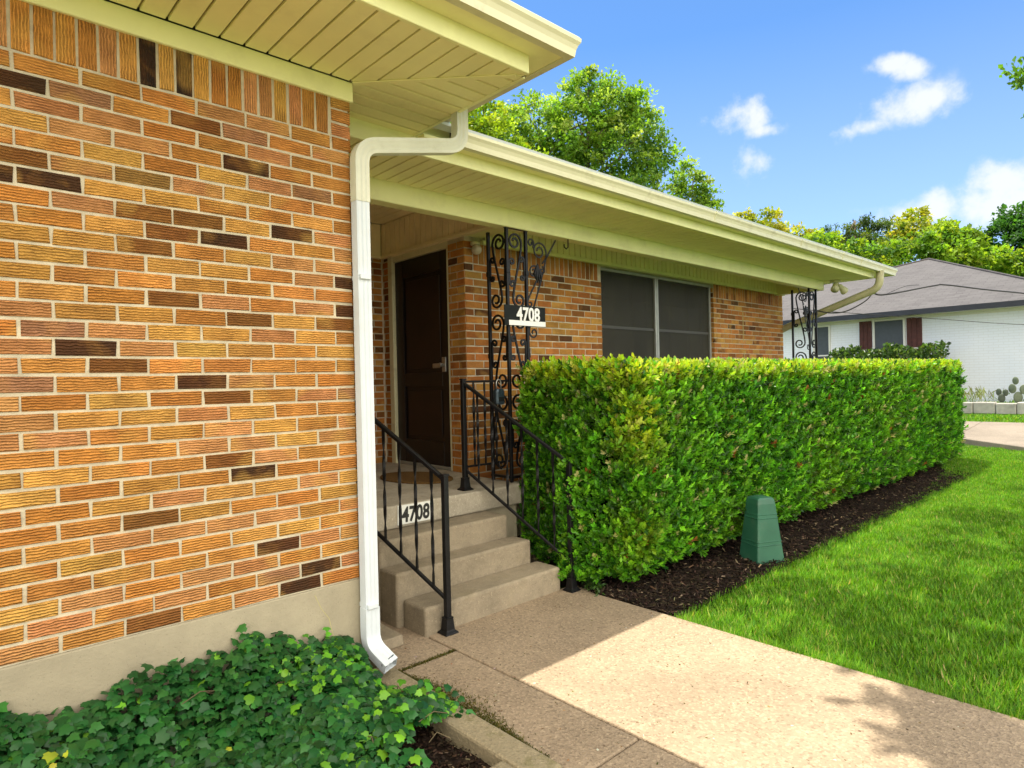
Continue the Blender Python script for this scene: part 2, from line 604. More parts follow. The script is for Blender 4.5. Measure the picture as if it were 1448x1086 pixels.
def fast_mesh(name, V, F, mat, parent=None, col=None, smooth=False):
    """V (n,3), F (m,k) arrays -> one mesh object; col (n,3) point colours."""
    V = np.asarray(V, np.float32); F = np.asarray(F, np.int32)
    off = wloc(parent) if parent else Vector((0, 0, 0))
    V = V - np.array(off[:], np.float32)
    me = bpy.data.meshes.new(name)
    m, k = F.shape
    me.vertices.add(len(V)); me.vertices.foreach_set('co', V.ravel())
    me.loops.add(m * k); me.loops.foreach_set('vertex_index', F.ravel())
    me.polygons.add(m); me.polygons.foreach_set('loop_start', np.arange(m, dtype=np.int32) * k)
    me.update(calc_edges=True)
    if smooth: me.polygons.foreach_set('use_smooth', np.ones(m, bool))
    if col is not None:
        a = me.color_attributes.new('Col', 'FLOAT_COLOR', 'POINT')
        c4 = np.ones((len(V), 4), np.float32); c4[:, :3] = col
        a.data.foreach_set('color', c4.ravel())
    me.materials.append(mat)
    o = bpy.data.objects.new(name, me)
    COL.objects.link(o)
    if parent: o.parent = parent
    return o


def norm(a):
    return a / np.maximum(np.linalg.norm(a, axis=-1, keepdims=True), 1e-9)


def scatter(tpl, faces, pos, ydir, ndir, size, colors, width=1.0):
    """instances of a template leaf: tpl (k,3) x=width y=length z=normal."""
    n = len(pos)
    y = norm(ydir)
    x = norm(np.cross(y, ndir))
    z = np.cross(x, y)
    size = np.broadcast_to(np.asarray(size, float), (n,))
    T = tpl[None] * size[:, None, None]
    V = pos[:, None, :] + T[..., 0:1] * x[:, None] * width + T[..., 1:2] * y[:, None] + T[..., 2:3] * z[:, None]
    k = len(tpl)
    F = faces[None] + (np.arange(n) * k)[:, None, None]
    C = np.repeat(colors, k, axis=0)
    return V.reshape(-1, 3), F.reshape(-1, faces.shape[1]), C


LEAF_T = np.array([(0, 0, 0), (.24, .35, .05), (.20, .75, .03), (0, 1, -.04), (-.20, .75, .03), (-.24, .35, .05), (0, .45, -.03)])
LEAF_F = np.array([(0, 1, 6), (1, 2, 6), (2, 3, 6), (3, 4, 6), (4, 5, 6), (5, 0, 6)])
QUAD_T = np.array([(0, 0, 0), (.30, .5, .08), (0, 1, -.05), (-.30, .5, .08)])
QUAD_F = np.array([(0, 1, 2), (0, 2, 3)])
IVY_T = np.array([(0, .04, .02), (.20, -.08, .0), (.47, .10, -.07), (.40, .32, .0), (.47, .52, -.06), (.24, .66, .01), (0, 1.0, -.16),
                  (-.24, .66, .01), (-.47, .52, -.06), (-.40, .32, .0), (-.47, .10, -.07), (-.20, -.08, .0), (0, .36, .06)])
IVY_F = np.array([(i, (i + 1) % 12, 12) for i in range(12)])
BLADE_T = np.array([(-.5, 0, 0), (.5, 0, 0), (.38, .55, .12), (-.38, .55, .12), (0, 1, .42)])
BLADE_F = np.array([(0, 1, 2), (0, 2, 3), (3, 2, 4)])


def rand_colors(n, cols, w, jit=.18):
    cols = np.array(cols, float)
    idx = RNG.choice(len(cols), n, p=np.array(w) / np.sum(w))
    c = cols[idx]
    return np.clip(c * (1 + RNG.normal(0, jit, (n, 1))) * (1 + RNG.normal(0, jit * .3, (n, 3))), .002, 1)


# ------------------------------------------------------------------ ground
TX = [-300, 10.5, 13.5, 16.4, 17.8, 18.2, 19.5, 60, 300]
TZ = [0, 0, .13, .36, .50, .70, .72, .72, .72]


def T(x):
    return float(np.interp(x, TX, TZ))


g = MB()
xs = sorted(set(TX + list(range(-60, 61, 6))))
ys = [-300, -60, -20, -8, -2, 1, 4, 8, 16, 40, 90, 300]
vs = [(x, y, T(x) - .045) for x in xs for y in ys]
fs = []
for i in range(len(xs) - 1):
    for j in range(len(ys) - 1):
        a = i * len(ys) + j
        fs.append((a, a + len(ys), a + len(ys) + 1, a + 1))
g.add(vs, fs)
tag(g.build('ground', M_ground), kind='structure')

# concrete walk: slabs with open joints
w = MB()
w.box(2.105, 3.33, -1.6, 3.05, -.10, 0)
w.box(2.105, 3.33, -4.2, -1.608, -.10, 0)
w.box(1.72, 2.097, 2.775, 3.9, -.10, -.004)
w.box(1.72, 2.097, 1.56, 2.765, -.10, -.002)
w.box(1.72, 2.097, -1.6, 1.552, -.10, -.001)
w.box(1.72, 2.097, -4.2, -1.608, -.10, 0)
for px in (-3.2, -1.55, .10):  # unseen paving added round the camera to bounce light up to the soffits
    for py in (-4.2, -2.6, -1.0, .4):
        w.box(px, px + 1.612, py, py + (1.592 if py < -.9 else 1.392 if py < 0 else 1.21), -.10, -.003)
w.box(3.33, 3.40, 2.86, 3.05, -.10, -.003)
tag(w.build('walk', M_walk, bevel=.008, seg=2), kind='structure')

# garden kerb round the ivy bed
k = MB()
k.hexa([(1.575, 1.62, -.12), (1.72, 1.62, -.12), (1.72, 2.832, -.12), (1.575, 2.832, -.12)],
       [(1.575, 1.62, .035), (1.712, 1.62, .03), (1.712, 2.832, .03), (1.575, 2.832, .035)])
k.box(-3.2, 1.572, 1.62, 1.80, -.12, .033)
kerb = thing('garden_kerb', (1.64, 2.2, 0), 'low mossy concrete kerb edging the ivy bed beside the walk', 'kerb')
k.build('edging', M_kerb, kerb, bevel=.012, seg=2)

# soil of the ivy bed and of the hedge bed
s = MB()
nx, ny = 40, 14
for (x0, x1, y0, y1, zf, nm) in ((-3.2, 1.577, 1.795, 2.845, -.035, 'ivy_bed_soil'), (3.33, 12.9, 2.2, 4.45, -.02, 'hedge_bed_soil')):
    s = MB()
    nn = int((x1 - x0) / .09); mm_ = int((y1 - y0) / .09)
    vv = []
    for i in range(nn + 1):
        for j in range(mm_ + 1):
            vv.append((x0 + (x1 - x0) * i / nn, y0 + (y1 - y0) * j / mm_, zf + random.uniform(-.010, .012)))
    ff = [(i * (mm_ + 1) + j, (i + 1) * (mm_ + 1) + j, (i + 1) * (mm_ + 1) + j + 1, i * (mm_ + 1) + j + 1) for i in range(nn) for j in range(mm_)]
    s.add(vv, ff)
    tag(s.build(nm, M_soil, smooth=True), kind='structure')

# ------------------------------------------------------------------ brickwork
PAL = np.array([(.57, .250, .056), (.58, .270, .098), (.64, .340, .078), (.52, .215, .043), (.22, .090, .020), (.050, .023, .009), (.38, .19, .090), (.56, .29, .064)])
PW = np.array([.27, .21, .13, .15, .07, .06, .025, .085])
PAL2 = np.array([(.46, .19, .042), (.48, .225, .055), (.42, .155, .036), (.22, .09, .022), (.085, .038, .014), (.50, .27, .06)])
PW2 = np.array([.28, .22, .22, .13, .05, .10])
CH = .0677; CL = .2032; JT = .0115


class Bricks:
    def __init__(self, o, u, n, pal, pw, rough=1.0, prot=.006):
        self.o = Vector(o); self.u = Vector(u); self.n = Vector(n)
        self.V = []; self.F = []; self.UV = []; self.C = []
        self.pal = pal; self.pw = pw / pw.sum(); self.rough = rough; self.prot = prot

    def brick(self, a0, a1, z0, z1, soldier=False, col=None):
        if a1 - a0 < .018 or z1 - z0 < .012:
            return
        p = self.prot + random.uniform(-.0022, .0022) * self.rough
        c = .0028
        ofs = len(self.V)
        jj = lambda: random.uniform(-.0026, .0026) * self.rough
        rect = [(a0, z0), (a1, z0), (a1, z1), (a0, z1)]
        ctr = ((a0 + a1) / 2, (z0 + z1) / 2)
        q = [(a + jj(), z + jj()) for a, z in rect]
        loc = []
        for dep, ins in ((-.02, 0), (p - c, 0), (p, c)):
            for a, z in q:
                aa = a + (ins if a < ctr[0] else -ins)
                zz = z + (ins if z < ctr[1] else -ins)
                loc.append((aa, zz, dep))
        for a, z, d in loc:
            P = self.o + self.u * a + Vector((0, 0, z)) + self.n * d
            self.V.append(P[:])
        fs = []
        for i in range(4):
            j = (i + 1) % 4
            fs.append((i, j, 4 + j, 4 + i)); fs.append((4 + i, 4 + j, 8 + j, 8 + i))
        fs.append((8, 9, 10, 11))
        ru, rv = random.uniform(0, 60), random.uniform(0, 60)
        for f in fs:
            self.F.append(tuple(i + ofs for i in f))
            for i in f:
                a, z, d = loc[i]
                self.UV.append((ru + (z if soldier else a), rv + (a if soldier else z)))
        if col is None:
            col = self.pal[np.random.RandomState(random.randrange(1 << 30)).choice(len(self.pal), p=self.pw)]
        k_ = random.uniform(.82, 1.16)
        self.C += [tuple(min(1, x * k_ * random.uniform(.95, 1.05)) for x in col)] * 12

    def field(self, a0, a1, z0, n, start, openings=(), parity=0, rev=False):
        """n courses of running bond; joints counted from `start`."""
        for i in range(n):
            zz0 = z0 + i * CH; zz1 = zz0 + CH - JT
            sh = (CL / 2 if (i + parity) % 2 else 0)
            kk0 = int(math.floor((a0 - start) / CL)) - 2
            kk1 = int(math.ceil((a1 - start) / CL)) + 2
            for kx in range(kk0, kk1):
                b0 = start + sh + kx * CL + JT / 2; b1 = b0 + CL - JT
                b0 = max(b0, a0); b1 = min(b1, a1)
                if b1 - b0 < .02: continue
                segs = [(b0, b1)]
                for (oa0, oa1, oz0, oz1) in openings:
                    if zz1 > oz0 + .01 and zz0 < oz1 - .01:
                        ns = []
                        for (s0, s1) in segs:
                            if s1 <= oa0 or s0 >= oa1: ns.append((s0, s1)); continue
                            if s0 < oa0: ns.append((s0, oa0))
                            if s1 > oa1: ns.append((oa1, s1))
                        segs = ns
                for (s0, s1) in segs:
                    self.brick(s0, s1, zz0, zz1)

    def soldiers(self, a0, a1, z0, h=.1915, openings=(), dark=()):
        nb = int((a1 - a0) / CH)
        for i in range(nb + 1):
            b0 = a0 + i * CH; b1 = b0 + CH - JT
            if b1 > a1: b1 = a1
            if b1 - b0 < .02: continue
            if any(b0 < o[1] - .002 and b1 > o[0] + .002 for o in openings): continue
            self.brick(b0, b1, z0, z0 + h, True, (.02, .013, .009) if i in dark else random.choice([tuple(c_) for c_ in self.pal[:4]]))

    def build(self, name, mat, parent):
        me = bpy.data.meshes.new(name)
        off = wloc(parent)
        me.from_pydata([(v[0] - off.x, v[1] - off.y, v[2] - off.z) for v in self.V], [], self.F)
        ul = me.uv_layers.new(name='UVMap')
        ul.data.foreach_set('uv', np.array(self.UV, np.float32).ravel())
        a = me.color_attributes.new('Col', 'FLOAT_COLOR', 'POINT')
        c4 = np.ones((len(self.V), 4), np.float32); c4[:, :3] = np.array(self.C)
        a.data.foreach_set('color', c4.ravel())
        me.materials.append(mat)
        bm = bmesh.new(); bm.from_mesh(me); bmesh.ops.recalc_face_normals(bm, faces=bm.faces); bm.to_mesh(me); bm.free()
        o = bpy.data.objects.new(name, me); COL.objects.link(o); o.parent = parent
        return o


HOUSE = thing('brick_house', (3, 5, 0), 'orange brick ranch house with cream eaves and a recessed dark front door', 'house')
ZB = .497                                   # top of the foundations
WY, WX = 2.84, 1.57                         # front wing: front plane and right corner
MY, MX0, MX1 = 4.45, 3.567, 9.96            # main wall
PZ = .64                                    # porch floor
SW, SM = 2.945, 2.84                        # soffit heights: wing, main

# front wing wall
b = Bricks((0, WY, 0), (1, 0, 0), (0, -1, 0), PAL, PW, 1.0, .006)
b.field(-3.0, WX, ZB + JT * .6, 32, WX)
zs = ZB + 32 * CH + JT * .6
nsol = int((WX - .105 + 3.0) / CH)
a0s = WX - .105 - nsol * CH
b.soldiers(a0s, WX - .105, zs, dark=(nsol - 12, nsol - 10))
for i in range(3):
    b.brick(WX - .0985, WX, zs + i * CH, zs + (i + 1) * CH - JT)
front = b.build('front_brick_wall', M_brick, HOUSE)
mb = MB().box(-3.0, WX - .008, WY, WY + .12, ZB, 2.945)
mb.build('mortar', M_mortar, front)
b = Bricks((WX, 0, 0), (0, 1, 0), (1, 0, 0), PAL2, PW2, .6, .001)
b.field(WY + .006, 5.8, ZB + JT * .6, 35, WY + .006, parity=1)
sidew = b.build('side_brick_wall', M_brick2, HOUSE)
MB().box(WX - .11, WX - .004, WY + .122, 5.95, ZB, 3.1).build('mortar', M_mortar, sidew)
fd = MB().box(-3.0, WX + .002, WY - .004, WY + .35, -.2, ZB - .002)
fd.box(WX - .2, WX + .003, WY + .352, 5.8, -.2, ZB - .001)
fnd = fd.build('foundation', M_found, HOUSE, bevel=.006)
# hairline cracks in the foundation (a real, thin groove of dark grit)
for pts in ([(1.33, .47), (1.36, .40), (1.40, .34), (1.415, .27), (1.44, .2), (1.445, .1)],):
    MB().tube([(x, WY - .0035, z) for x, z in pts], .0016, 5).build('crack', M_groove, fnd)

# main wall with its window, pier and entry recess
WIN = (5.48, 7.86, 1.05, 2.705)
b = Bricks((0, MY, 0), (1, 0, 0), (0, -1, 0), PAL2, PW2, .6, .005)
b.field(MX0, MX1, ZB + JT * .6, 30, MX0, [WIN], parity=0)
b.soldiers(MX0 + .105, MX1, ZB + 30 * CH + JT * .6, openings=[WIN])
for i in range(3):
    b.brick(MX0 + .002, MX0 + .0945, ZB + (30 + i) * CH + JT * .6, ZB + (31 + i) * CH - JT * .4)
mainw = b.build('main_brick_wall', M_brick2, HOUSE)
mb = MB()
mb.box(MX0 + .004, WIN[0] - .002, MY, MY + .12, .1, 3.1); mb.box(WIN[1] + .002, MX1 - .004, MY, MY + .12, .1, 3.1)
mb.box(WIN[0] - .002, WIN[1] + .002, MY, MY + .12, .1, WIN[2]); mb.box(WIN[0] - .002, WIN[1] + .002, MY, MY + .12, WIN[3], 3.1)
mb.build('mortar', M_mortar, mainw)
# brick returns of the window opening
b = Bricks((WIN[1], 0, 0), (0, 1, 0), (-1, 0, 0), PAL2, PW2, .5, .001)
b.field(MY + .002, MY + .10, WIN[2], 24, MY - .1)
b.build('window_reveal', M_brick2, mainw)
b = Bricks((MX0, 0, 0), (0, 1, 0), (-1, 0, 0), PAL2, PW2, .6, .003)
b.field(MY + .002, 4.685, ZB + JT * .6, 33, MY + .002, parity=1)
pier = b.build('entry_pier', M_brick2, HOUSE)
MB().box(MX0 + .001, MX0 + .1, MY + .121, 4.69, .3, 3.1).build('mortar', M_mortar, pier)
# control joint cracks in the main wall near its right end
ck = MB()
ck.box(8.66, 8.672, MY - .0075, MY, 1.95, 2.40); ck.box(8.675, 8.685, MY - .0075, MY, 1.62, 1.82)
ck.build('control_joint', M_groove, mainw)
b = Bricks((0, 5.82, 0), (1, 0, 0), (0, -1, 0), PAL2, PW2, .6, .004)
b.field(WX, 3.55, PZ, 32, 3.55)
bw = b.build('entry_back_wall', M_brick2, HOUSE)
MB().box(WX - .003, 3.7, 5.82, 5.94, .3, 3.2).build('mortar', M_mortar, bw)
fd = MB().box(3.45, MX1 + .003, MY - .004, MY + .3, -.2, ZB - .002).build('foundation', M_found, HOUSE, bevel=.006)
# side end wall of the house (seen only from the right)
b = Bricks((MX1, 0, 0), (0, 1, 0), (1, 0, 0), PAL2, PW2, .6, .001)
b.field(MY + .006, 10.5, ZB + JT * .6, 33, MY + .006, parity=1)
ew = b.build('end_brick_wall', M_brick2, HOUSE)
MB().box(MX1 - .12, MX1 - .004, MY + .122, 10.5, ZB, 3.0).build('mortar', M_mortar, ew)

# thin dark tube standing in for a shadow stripe on the entry back wall
MB().tube([(3.235, 5.80, 1.0), (3.235, 5.80, 2.76)], .012, 8).build('shadow_stripe', M_door, HOUSE, smooth=True)

# ---- door in the recess, in the plane X = MX0, between Y 4.69 and 5.65
D0, D1, DZ0, DZ1 = 4.69, 5.63, PZ, 2.725
XF = MX0 + .045
door = MB().box(XF, XF + .045, D0 + .03, D1 - .005, DZ0 + .03, DZ1 - .02).build('front_door', M_door, HOUSE, bevel=.004)
fr = MB()
fr.box(XF - .022, XF - .001, D0 + .03, D0 + .15, DZ0 + .03, DZ1 - .02)
fr.box(XF - .022, XF - .001, D1 - .14, D1 - .005, DZ0 + .03, DZ1 - .02)
fr.box(XF - .0225, XF - .001, D0 + .152, D1 - .142, DZ1 - .20, DZ1 - .021)
fr.box(XF - .0225, XF - .001, D0 + .152, D1 - .142, DZ0 + .03, DZ0 + .26)
fr.box(XF - .0225, XF - .001, D0 + .152, D1 - .142, 1.43, 1.56)
fr.build('stile_frame', M_door, door, bevel=.005)
pn = MB()
pn.box(XF - .010, XF - .001, D0 + .19, D1 - .18, DZ0 + .30, 1.39)
pn.box(XF - .010, XF - .001, D0 + .19, D1 - .18, 1.60, DZ1 - .24)
pn.build('panel', M_doorpanel, door, bevel=.012)
hd = MB().box(XF - .034, XF - .022, 4.775, 4.835, 1.56, 1.70)
hd.tube([(XF - .03, 4.805, 1.625), (XF - .075, 4.805, 1.625)], .016, 12)
hd.tube([(XF - .06, 4.805, 1.625), (XF - .075, 4.805, 1.625), (XF - .085, 4.805, 1.625)], [.014, .026, .018], 12)
hd.build('handle', M_metal, door, bevel=.004)
MB().box(XF - .030, XF - .022, 4.87, 4.99, 1.60, 1.645).build('chain_plate', M_metal, door, bevel=.004)
jb = MB()
jb.box(MX0 - .012, MX0 + .10, D1, D1 + .075, PZ, DZ1 + .05)
jb.box(MX0 + .002, MX0 + .10, 4.688, D0 + .028, PZ, DZ1 + .05)
jb.box(MX0 + .004, MX0 + .10, D0 + .03, D1 - .002, DZ1 - .018, DZ1 + .05)
jb.build('door_frame', M_gutter, HOUSE, bevel=.003)
MB().box(MX0 + .01, MX0 + .12, D0 + .03, D1, PZ + .001, PZ + .03).build('threshold', M_alu, HOUSE, bevel=.004)
b = Bricks((MX0, 0, 0), (0, 1, 0), (-1, 0, 0), PAL2, PW2, .6, .003)
b.field(D1 + .077, 5.815, ZB + JT * .6, 34, 5.9)
ef = b.build('entry_filler', M_brick2, HOUSE)
MB().box(MX0 + .001, MX0 + .1, D1 + .078, 5.815, .3, 3.1).build('mortar', M_mortar, ef)


# ---- painted boards
def boards_x(name, x0, x1, y, z0, z1, wdt, mat, parent, ydep=.018, gap=.012):
    """vertical boards on a plane Y=y facing -Y"""
    m = MB()
    n = int(round((x1 - x0) / wdt))
    for i in range(n):
        a = x0 + i * (x1 - x0) / n
        m.box(a, a + (x1 - x0) / n - gap, y, y + ydep, z0, z1)
    o = m.build(name, mat, parent, bevel=.003)
    MB().box(x0, x1, y + ydep - .008, y + ydep + .02, z0 + .002, z1 - .002).build('backing', M_groove, o)
    return o


def boards_y(name, y0, y1, x, z0, z1, wdt, mat, parent, dep=.018, gap=.010):
    m = MB()
    n = int(round((y1 - y0) / wdt))
    for i in range(n):
        a = y0 + i * (y1 - y0) / n
        m.box(x, x + dep, a, a + (y1 - y0) / n - gap, z0, z1)
    o = m.build(name, mat, parent, bevel=.003)
    MB().box(x + dep - .008, x + dep + .02, y0, y1, z0 + .002, z1 - .002).build('backing', M_groove, o)
    return o


# main frieze: beadboard band above the wall and window
fz = boards_x('beadboard_frieze', 3.80, MX1 + .01, MY - .032, 2.75, 3.10, .088, M_cream, HOUSE)
MB().box(3.76, MX1 + .016, MY - .045, MY + .02, 2.712, 2.749).build('frieze_trim', M_cream, HOUSE, bevel=.004)
# header over the door: beadboard on the plane of the recess, carried to the porch beam
hz = boards_y('door_header', 3.83, 5.80, MX0 - .03, 2.80, 3.12, .088, M_bead, HOUSE)
MB().box(MX0 - .042, MX0 + .02, 3.80, 5.805, 2.765, 2.799).build('header_trim', M_bead, HOUSE, bevel=.004)
MB().box(MX0 + .021, MX0 + .20, 3.80, MY - .008, 2.768, 3.12).build('header_box', M_cream, HOUSE, bevel=.004)
MB().box(MX0 + .01, MX0 + .10, MY + .13, 5.80, 2.78, 3.12).build('header_fill', M_bead, HOUSE)
boards_x('back_header', WX + .01, MX0 - .035, 5.775, 2.80, 3.12, .20, M_bead, HOUSE)
MB().box(WX + .01, MX0 - .043, 5.765, 5.815, 2.765, 2.798).build('back_trim', M_bead, HOUSE, bevel=.004)
# porch ceiling boards
m = MB()
y = 3.87
for i in range(40):
    x0 = WX + .02 + i * .095
    if x0 > MX1: break
i = 0
xx = WX + .02
while xx < 3.53:
    m.box(xx, xx + .089, 3.865, 5.77, 3.125, 3.145); xx += .095
pc = m.build('porch_ceiling', M_bead, HOUSE, bevel=.003)
MB().box(WX, MX1, 3.86, 5.82, 3.146, 3.16).build('backing', M_groove, pc)
MB().box(3.72, 9.7, 3.865, MY - .034, 3.105, 3.12).build('front_porch_ceiling', M_soffit, HOUSE)
# porch beam
BY = 3.75
bm_ = MB().box(WX + .03, 9.80, BY, BY + .11, 2.70, SM + .30)
bm_.box(9.69, 9.80, BY + .112, MY + .3, 2.702, SM + .30)
bm_.build('porch_beam', M_cream, HOUSE, bevel=.005)

# ---- window
W0, W1, WZ0, WZ1 = WIN
MUL = 6.585
win = MB()
YW = MY + .055
win.box(W0, W0 + .03, YW - .02, YW + .05, WZ0, WZ1); win.box(W1 - .035, W1 - .004, YW - .02, YW + .05, WZ0, WZ1)
win.box(W0 + .031, W1 - .036, YW - .019, YW + .05, WZ1 - .035, WZ1 - .001); win.box(W0 + .031, W1 - .036, YW - .019, YW + .05, WZ0, WZ0 + .04)
win.box(MUL - .035, MUL - .004, YW - .024, YW + .05, WZ0 + .041, WZ1 - .036); win.box(MUL + .004, MUL + .035, YW - .024, YW + .05, WZ0 + .041, WZ1 - .036)
window = win.build('window', M_alu, HOUSE, bevel=.003)
for (a, c) in ((W0 + .032, MUL - .037), (MUL + .037, W1 - .038)):
    MB().box(a, c, YW + .078, YW + .082, WZ0 + .03, WZ1 - .02).build('pane', M_glass, window)
    mu = MB()
    mu.box(a, c, YW + .045, YW + .075, 2.03, 2.075)
    for q in (1, 2):
        xq = a + (c - a) * q / 3
        mu.box(xq - .009, xq + .009, YW + .055, YW + .0745, 2.077, WZ1 - .02)
        mu.box(xq - .009, xq + .009, YW + .055, YW + .0745, WZ0 + .04, 2.028)
    mu.box(a, c, YW + .054, YW + .0755, 2.37, 2.388)
    mu.box(a, c, YW + .054, YW + .0755, 1.55, 1.568)
    mu.build('sash', M_muntin, window)
    sc = MB().box(a, c, YW + .004, YW + .006, WZ0 + .04, WZ1 - .036)
    sc.build('solar_screen', M_screen, window)
    rl = MB().box(a, c, YW - .004, YW + .002, 2.03, 2.062)
    rl.build('screen_rail', MATS['screen_rail'], window)
MB().box(W0 - .05, W1 + .05, MY - .05, YW - .02, WZ0 - .07, WZ0 - .002).build('sill', M_found, window, bevel=.006)


# ---- eaves
def eave_strip(name, prof, C, xend, yend, mat, parent, smooth=False):
    """sweep prof [(out, z)] along the front edge (from X=xend to corner C) and back along the side to Y=yend"""
    m = MB()
    r0 = [(xend, C[1] - o, z) for o, z in prof]
    r1 = [(C[0] + o, C[1] - o, z) for o, z in prof]
    r2 = [(C[0] + o, yend, z) for o, z in prof]
    m.loft([r0, r1, r2])
    return m.build(name, mat, parent, smooth=smooth)


def gutter_prof(o0, z0, w_=.065, h=.088, t=.004):
    outer = [(o0, z0), (o0 + w_ * .62, z0), (o0 + w_ * .66, z0 + h * .18), (o0 + w_ * .70, z0 + h * .38), (o0 + w_ * .82, z0 + h * .62), (o0 + w_ * .98, z0 + h * .80), (o0 + w_ * 1.0, z0 + h), (o0 + w_ * .88, z0 + h)]
    inner = [(o0 + w_ * .86, z0 + h * .84), (o0 + w_ * .70, z0 + h * .66), (o0 + w_ * .58, z0 + h * .4), (o0 + w_ * .52, z0 + h * .2), (o0 + w_ * .5, z0 + t), (o0 + t, z0 + t), (o0 + t, z0 + h), (o0, z0 + h)]
    return outer + inner


def soffit(name, C, x0, yin, xin, z, wdt, mat, parent, front_only_to=None, back=None):
    """tongue-and-groove boards: front run (boards along Y), mitred at the corner with a side run (boards along X)"""
    m = MB()
    g_ = .010
    # front run: X from x0 to corner, Y from C.y to yin; mitre line from (xin, yin) to C
    x = C[0]
    slope = (C[0] - xin) / (yin - C[1])
    while x > x0:
        a1 = x - g_; a0 = x - wdt
        def ye(q): return yin if q <= xin else yin - (q - xin) / slope
        ya1, ya0 = ye(a1), ye(a0)
        if ya1 - C[1] > .004:
            m.hexa([(a0, C[1], z), (a1, C[1], z), (a1, ya1 - .006, z), (a0, ya0 - .006, z)],
                   [(a0, C[1], z + .014), (a1, C[1], z + .014), (a1, ya1 - .006, z + .014), (a0, ya0 - .006, z + .014)])
        x -= wdt
    o = m.build(name, mat, parent, bevel=.004)
    if back:
        m = MB()
        y = C[1]
        while y < back:
            a0 = y; a1 = y + wdt - g_ - .006
            def xe(q): return xin if q >= yin else xin + (yin - q) * slope
            m.hexa([(xe(a0) + .006, a0, z), (C[0], a0, z), (C[0], a1, z), (xe(a1) + .006, a1, z)],
                   [(xe(a0) + .006, a0, z + .014), (C[0], a0, z + .014), (C[0], a1, z + .014), (xe(a1) + .006, a1, z + .014)])
            y += wdt
        m.build('side_' + name, mat, parent, bevel=.004)
        m = MB()
        d = Vector((C[0] - xin, C[1] - yin, 0)).normalized(); n_ = Vector((-d.y, d.x, 0)) * .017
        P0 = Vector((xin, yin, 0)); P1 = Vector((C[0], C[1], 0)) - d * .05
        m.hexa([(P0 + n_)[:2] + (z - .007,), (P0 - n_)[:2] + (z - .007,), (P1 - n_)[:2] + (z - .007,), (P1 + n_)[:2] + (z - .007,)],
               [(P0 + n_)[:2] + (z - .0005,), (P0 - n_)[:2] + (z - .0005,), (P1 - n_)[:2] + (z - .0005,), (P1 + n_)[:2] + (z - .0005,)])
        m.build('mitre_strip', mat, o, bevel=.003)
    bk = MB().box(x0, C[0], C[1], yin, z + .016, z + .024)
    if back: bk.box(xin, C[0], yin + .001, back, z + .016, z + .024)
    bk.build('backing', M_groove, o)
    return o


# wing eaves: soffit, frieze, sub-fascia, bottom strip, gutter
CW = (2.18, 2.205)
soffit('wing_soffit', CW, -3.0, WY - .022, WX + .012, SW, .102, M_soffit, HOUSE, back=6.5)
fzw = MB().box(-3.0, WX + .012, WY - .022, WY - .0005, SW - .097, SW - .001)
fzw.build('wing_frieze', M_cream, HOUSE, bevel=.003)
MB().box(WX + .004, WX + .013, WY + .02, 5.8, SW - .02, SW - .001).build('side_frieze', M_cream, HOUSE, bevel=.002)
sf = MB().box(-3.0, CW[0], CW[1] - .024, CW[1] - .001, SW - .004, SW + .085)
sf.build('sub_fascia', M_cream, HOUSE, bevel=.003)
sf = MB().box(CW[0] + .001, CW[0] + .024, CW[1] + .03, 6.5, SW - .003, SW + .085)
sf.build('side_sub_fascia', M_cream, HOUSE, bevel=.003)
eave_strip('eave_board', [(-.02, SW + .086), (.135, SW + .080), (.135, SW + .10), (-.02, SW + .106)], CW, -3.0, 6.5, M_soffit, HOUSE)
gw = eave_strip('gutter', gutter_prof(.128, SW + .074), CW, -3.0, 6.5, M_gutter, HOUSE)
eave_strip('drip_edge', [(.10, SW + .166), (.186, SW + .163), (.187, SW + .170), (.10, SW + .174)], CW, -3.0, 6.5, M_white, HOUSE)
# main eaves
CM = (10.12, 3.205)
soffit('main_soffit', CM, 1.7, BY - .001, 9.802, SM, .095, M_soffit, HOUSE, back=9.5)
sf = MB().box(1.75, CM[0], CM[1] - .024, CM[1] - .001, SM - .004, SM + .078)
sf.build('main_sub_fascia', M_cream, HOUSE, bevel=.003)
MB().box(1.75, 2.46, CM[1] - .02, CM[1] + .01, SM + .0785, SM + .19).build('fascia_end', M_cream, HOUSE)
MB().box(CM[0] + .001, CM[0] + .024, CM[1] - .02, 9.5, SM - .003, SM + .078).build('main_side_sub_fascia', M_cream, HOUSE, bevel=.003)
CM2 = (10.62, 3.205)
eave_strip('main_eave_board', [(-.02, SM + .079), (.11, SM + .074), (.11, SM + .095), (-.02, SM + .10)], (CM[0] + .42, CM[1]), 2.2, 9.5, M_soffit, HOUSE)
MB().box(CM[0] + .026, CM[0] + .41, CM[1] + .022, 9.5, SM + .079, SM + .1).build('end_eave_board', M_soffit, HOUSE)
gm = eave_strip('main_gutter', gutter_prof(.104, SM + .068), (CM[0] + .42, CM[1]), 2.45, 9.5, M_gutter, HOUSE)
eave_strip('main_drip_edge', [(.08, SM + .160), (.166, SM + .157), (.172, SM + .172), (.08, SM + .18)], (CM[0] + .42, CM[1]), 2.2, 9.5, M_white, HOUSE)
for xg in (5.45, 7.35, 8.6, 9.25):
    sl = MB()
    sl.loft([[(xx_, CM[1] - o_ - (.003 if o_ > .15 else .0), z_) for o_, z_ in gutter_prof(.102, SM + .0665, .07, .0905)] for xx_ in (xg, xg + .035)])
    sl.build('gutter_joint', M_gutter, gm)


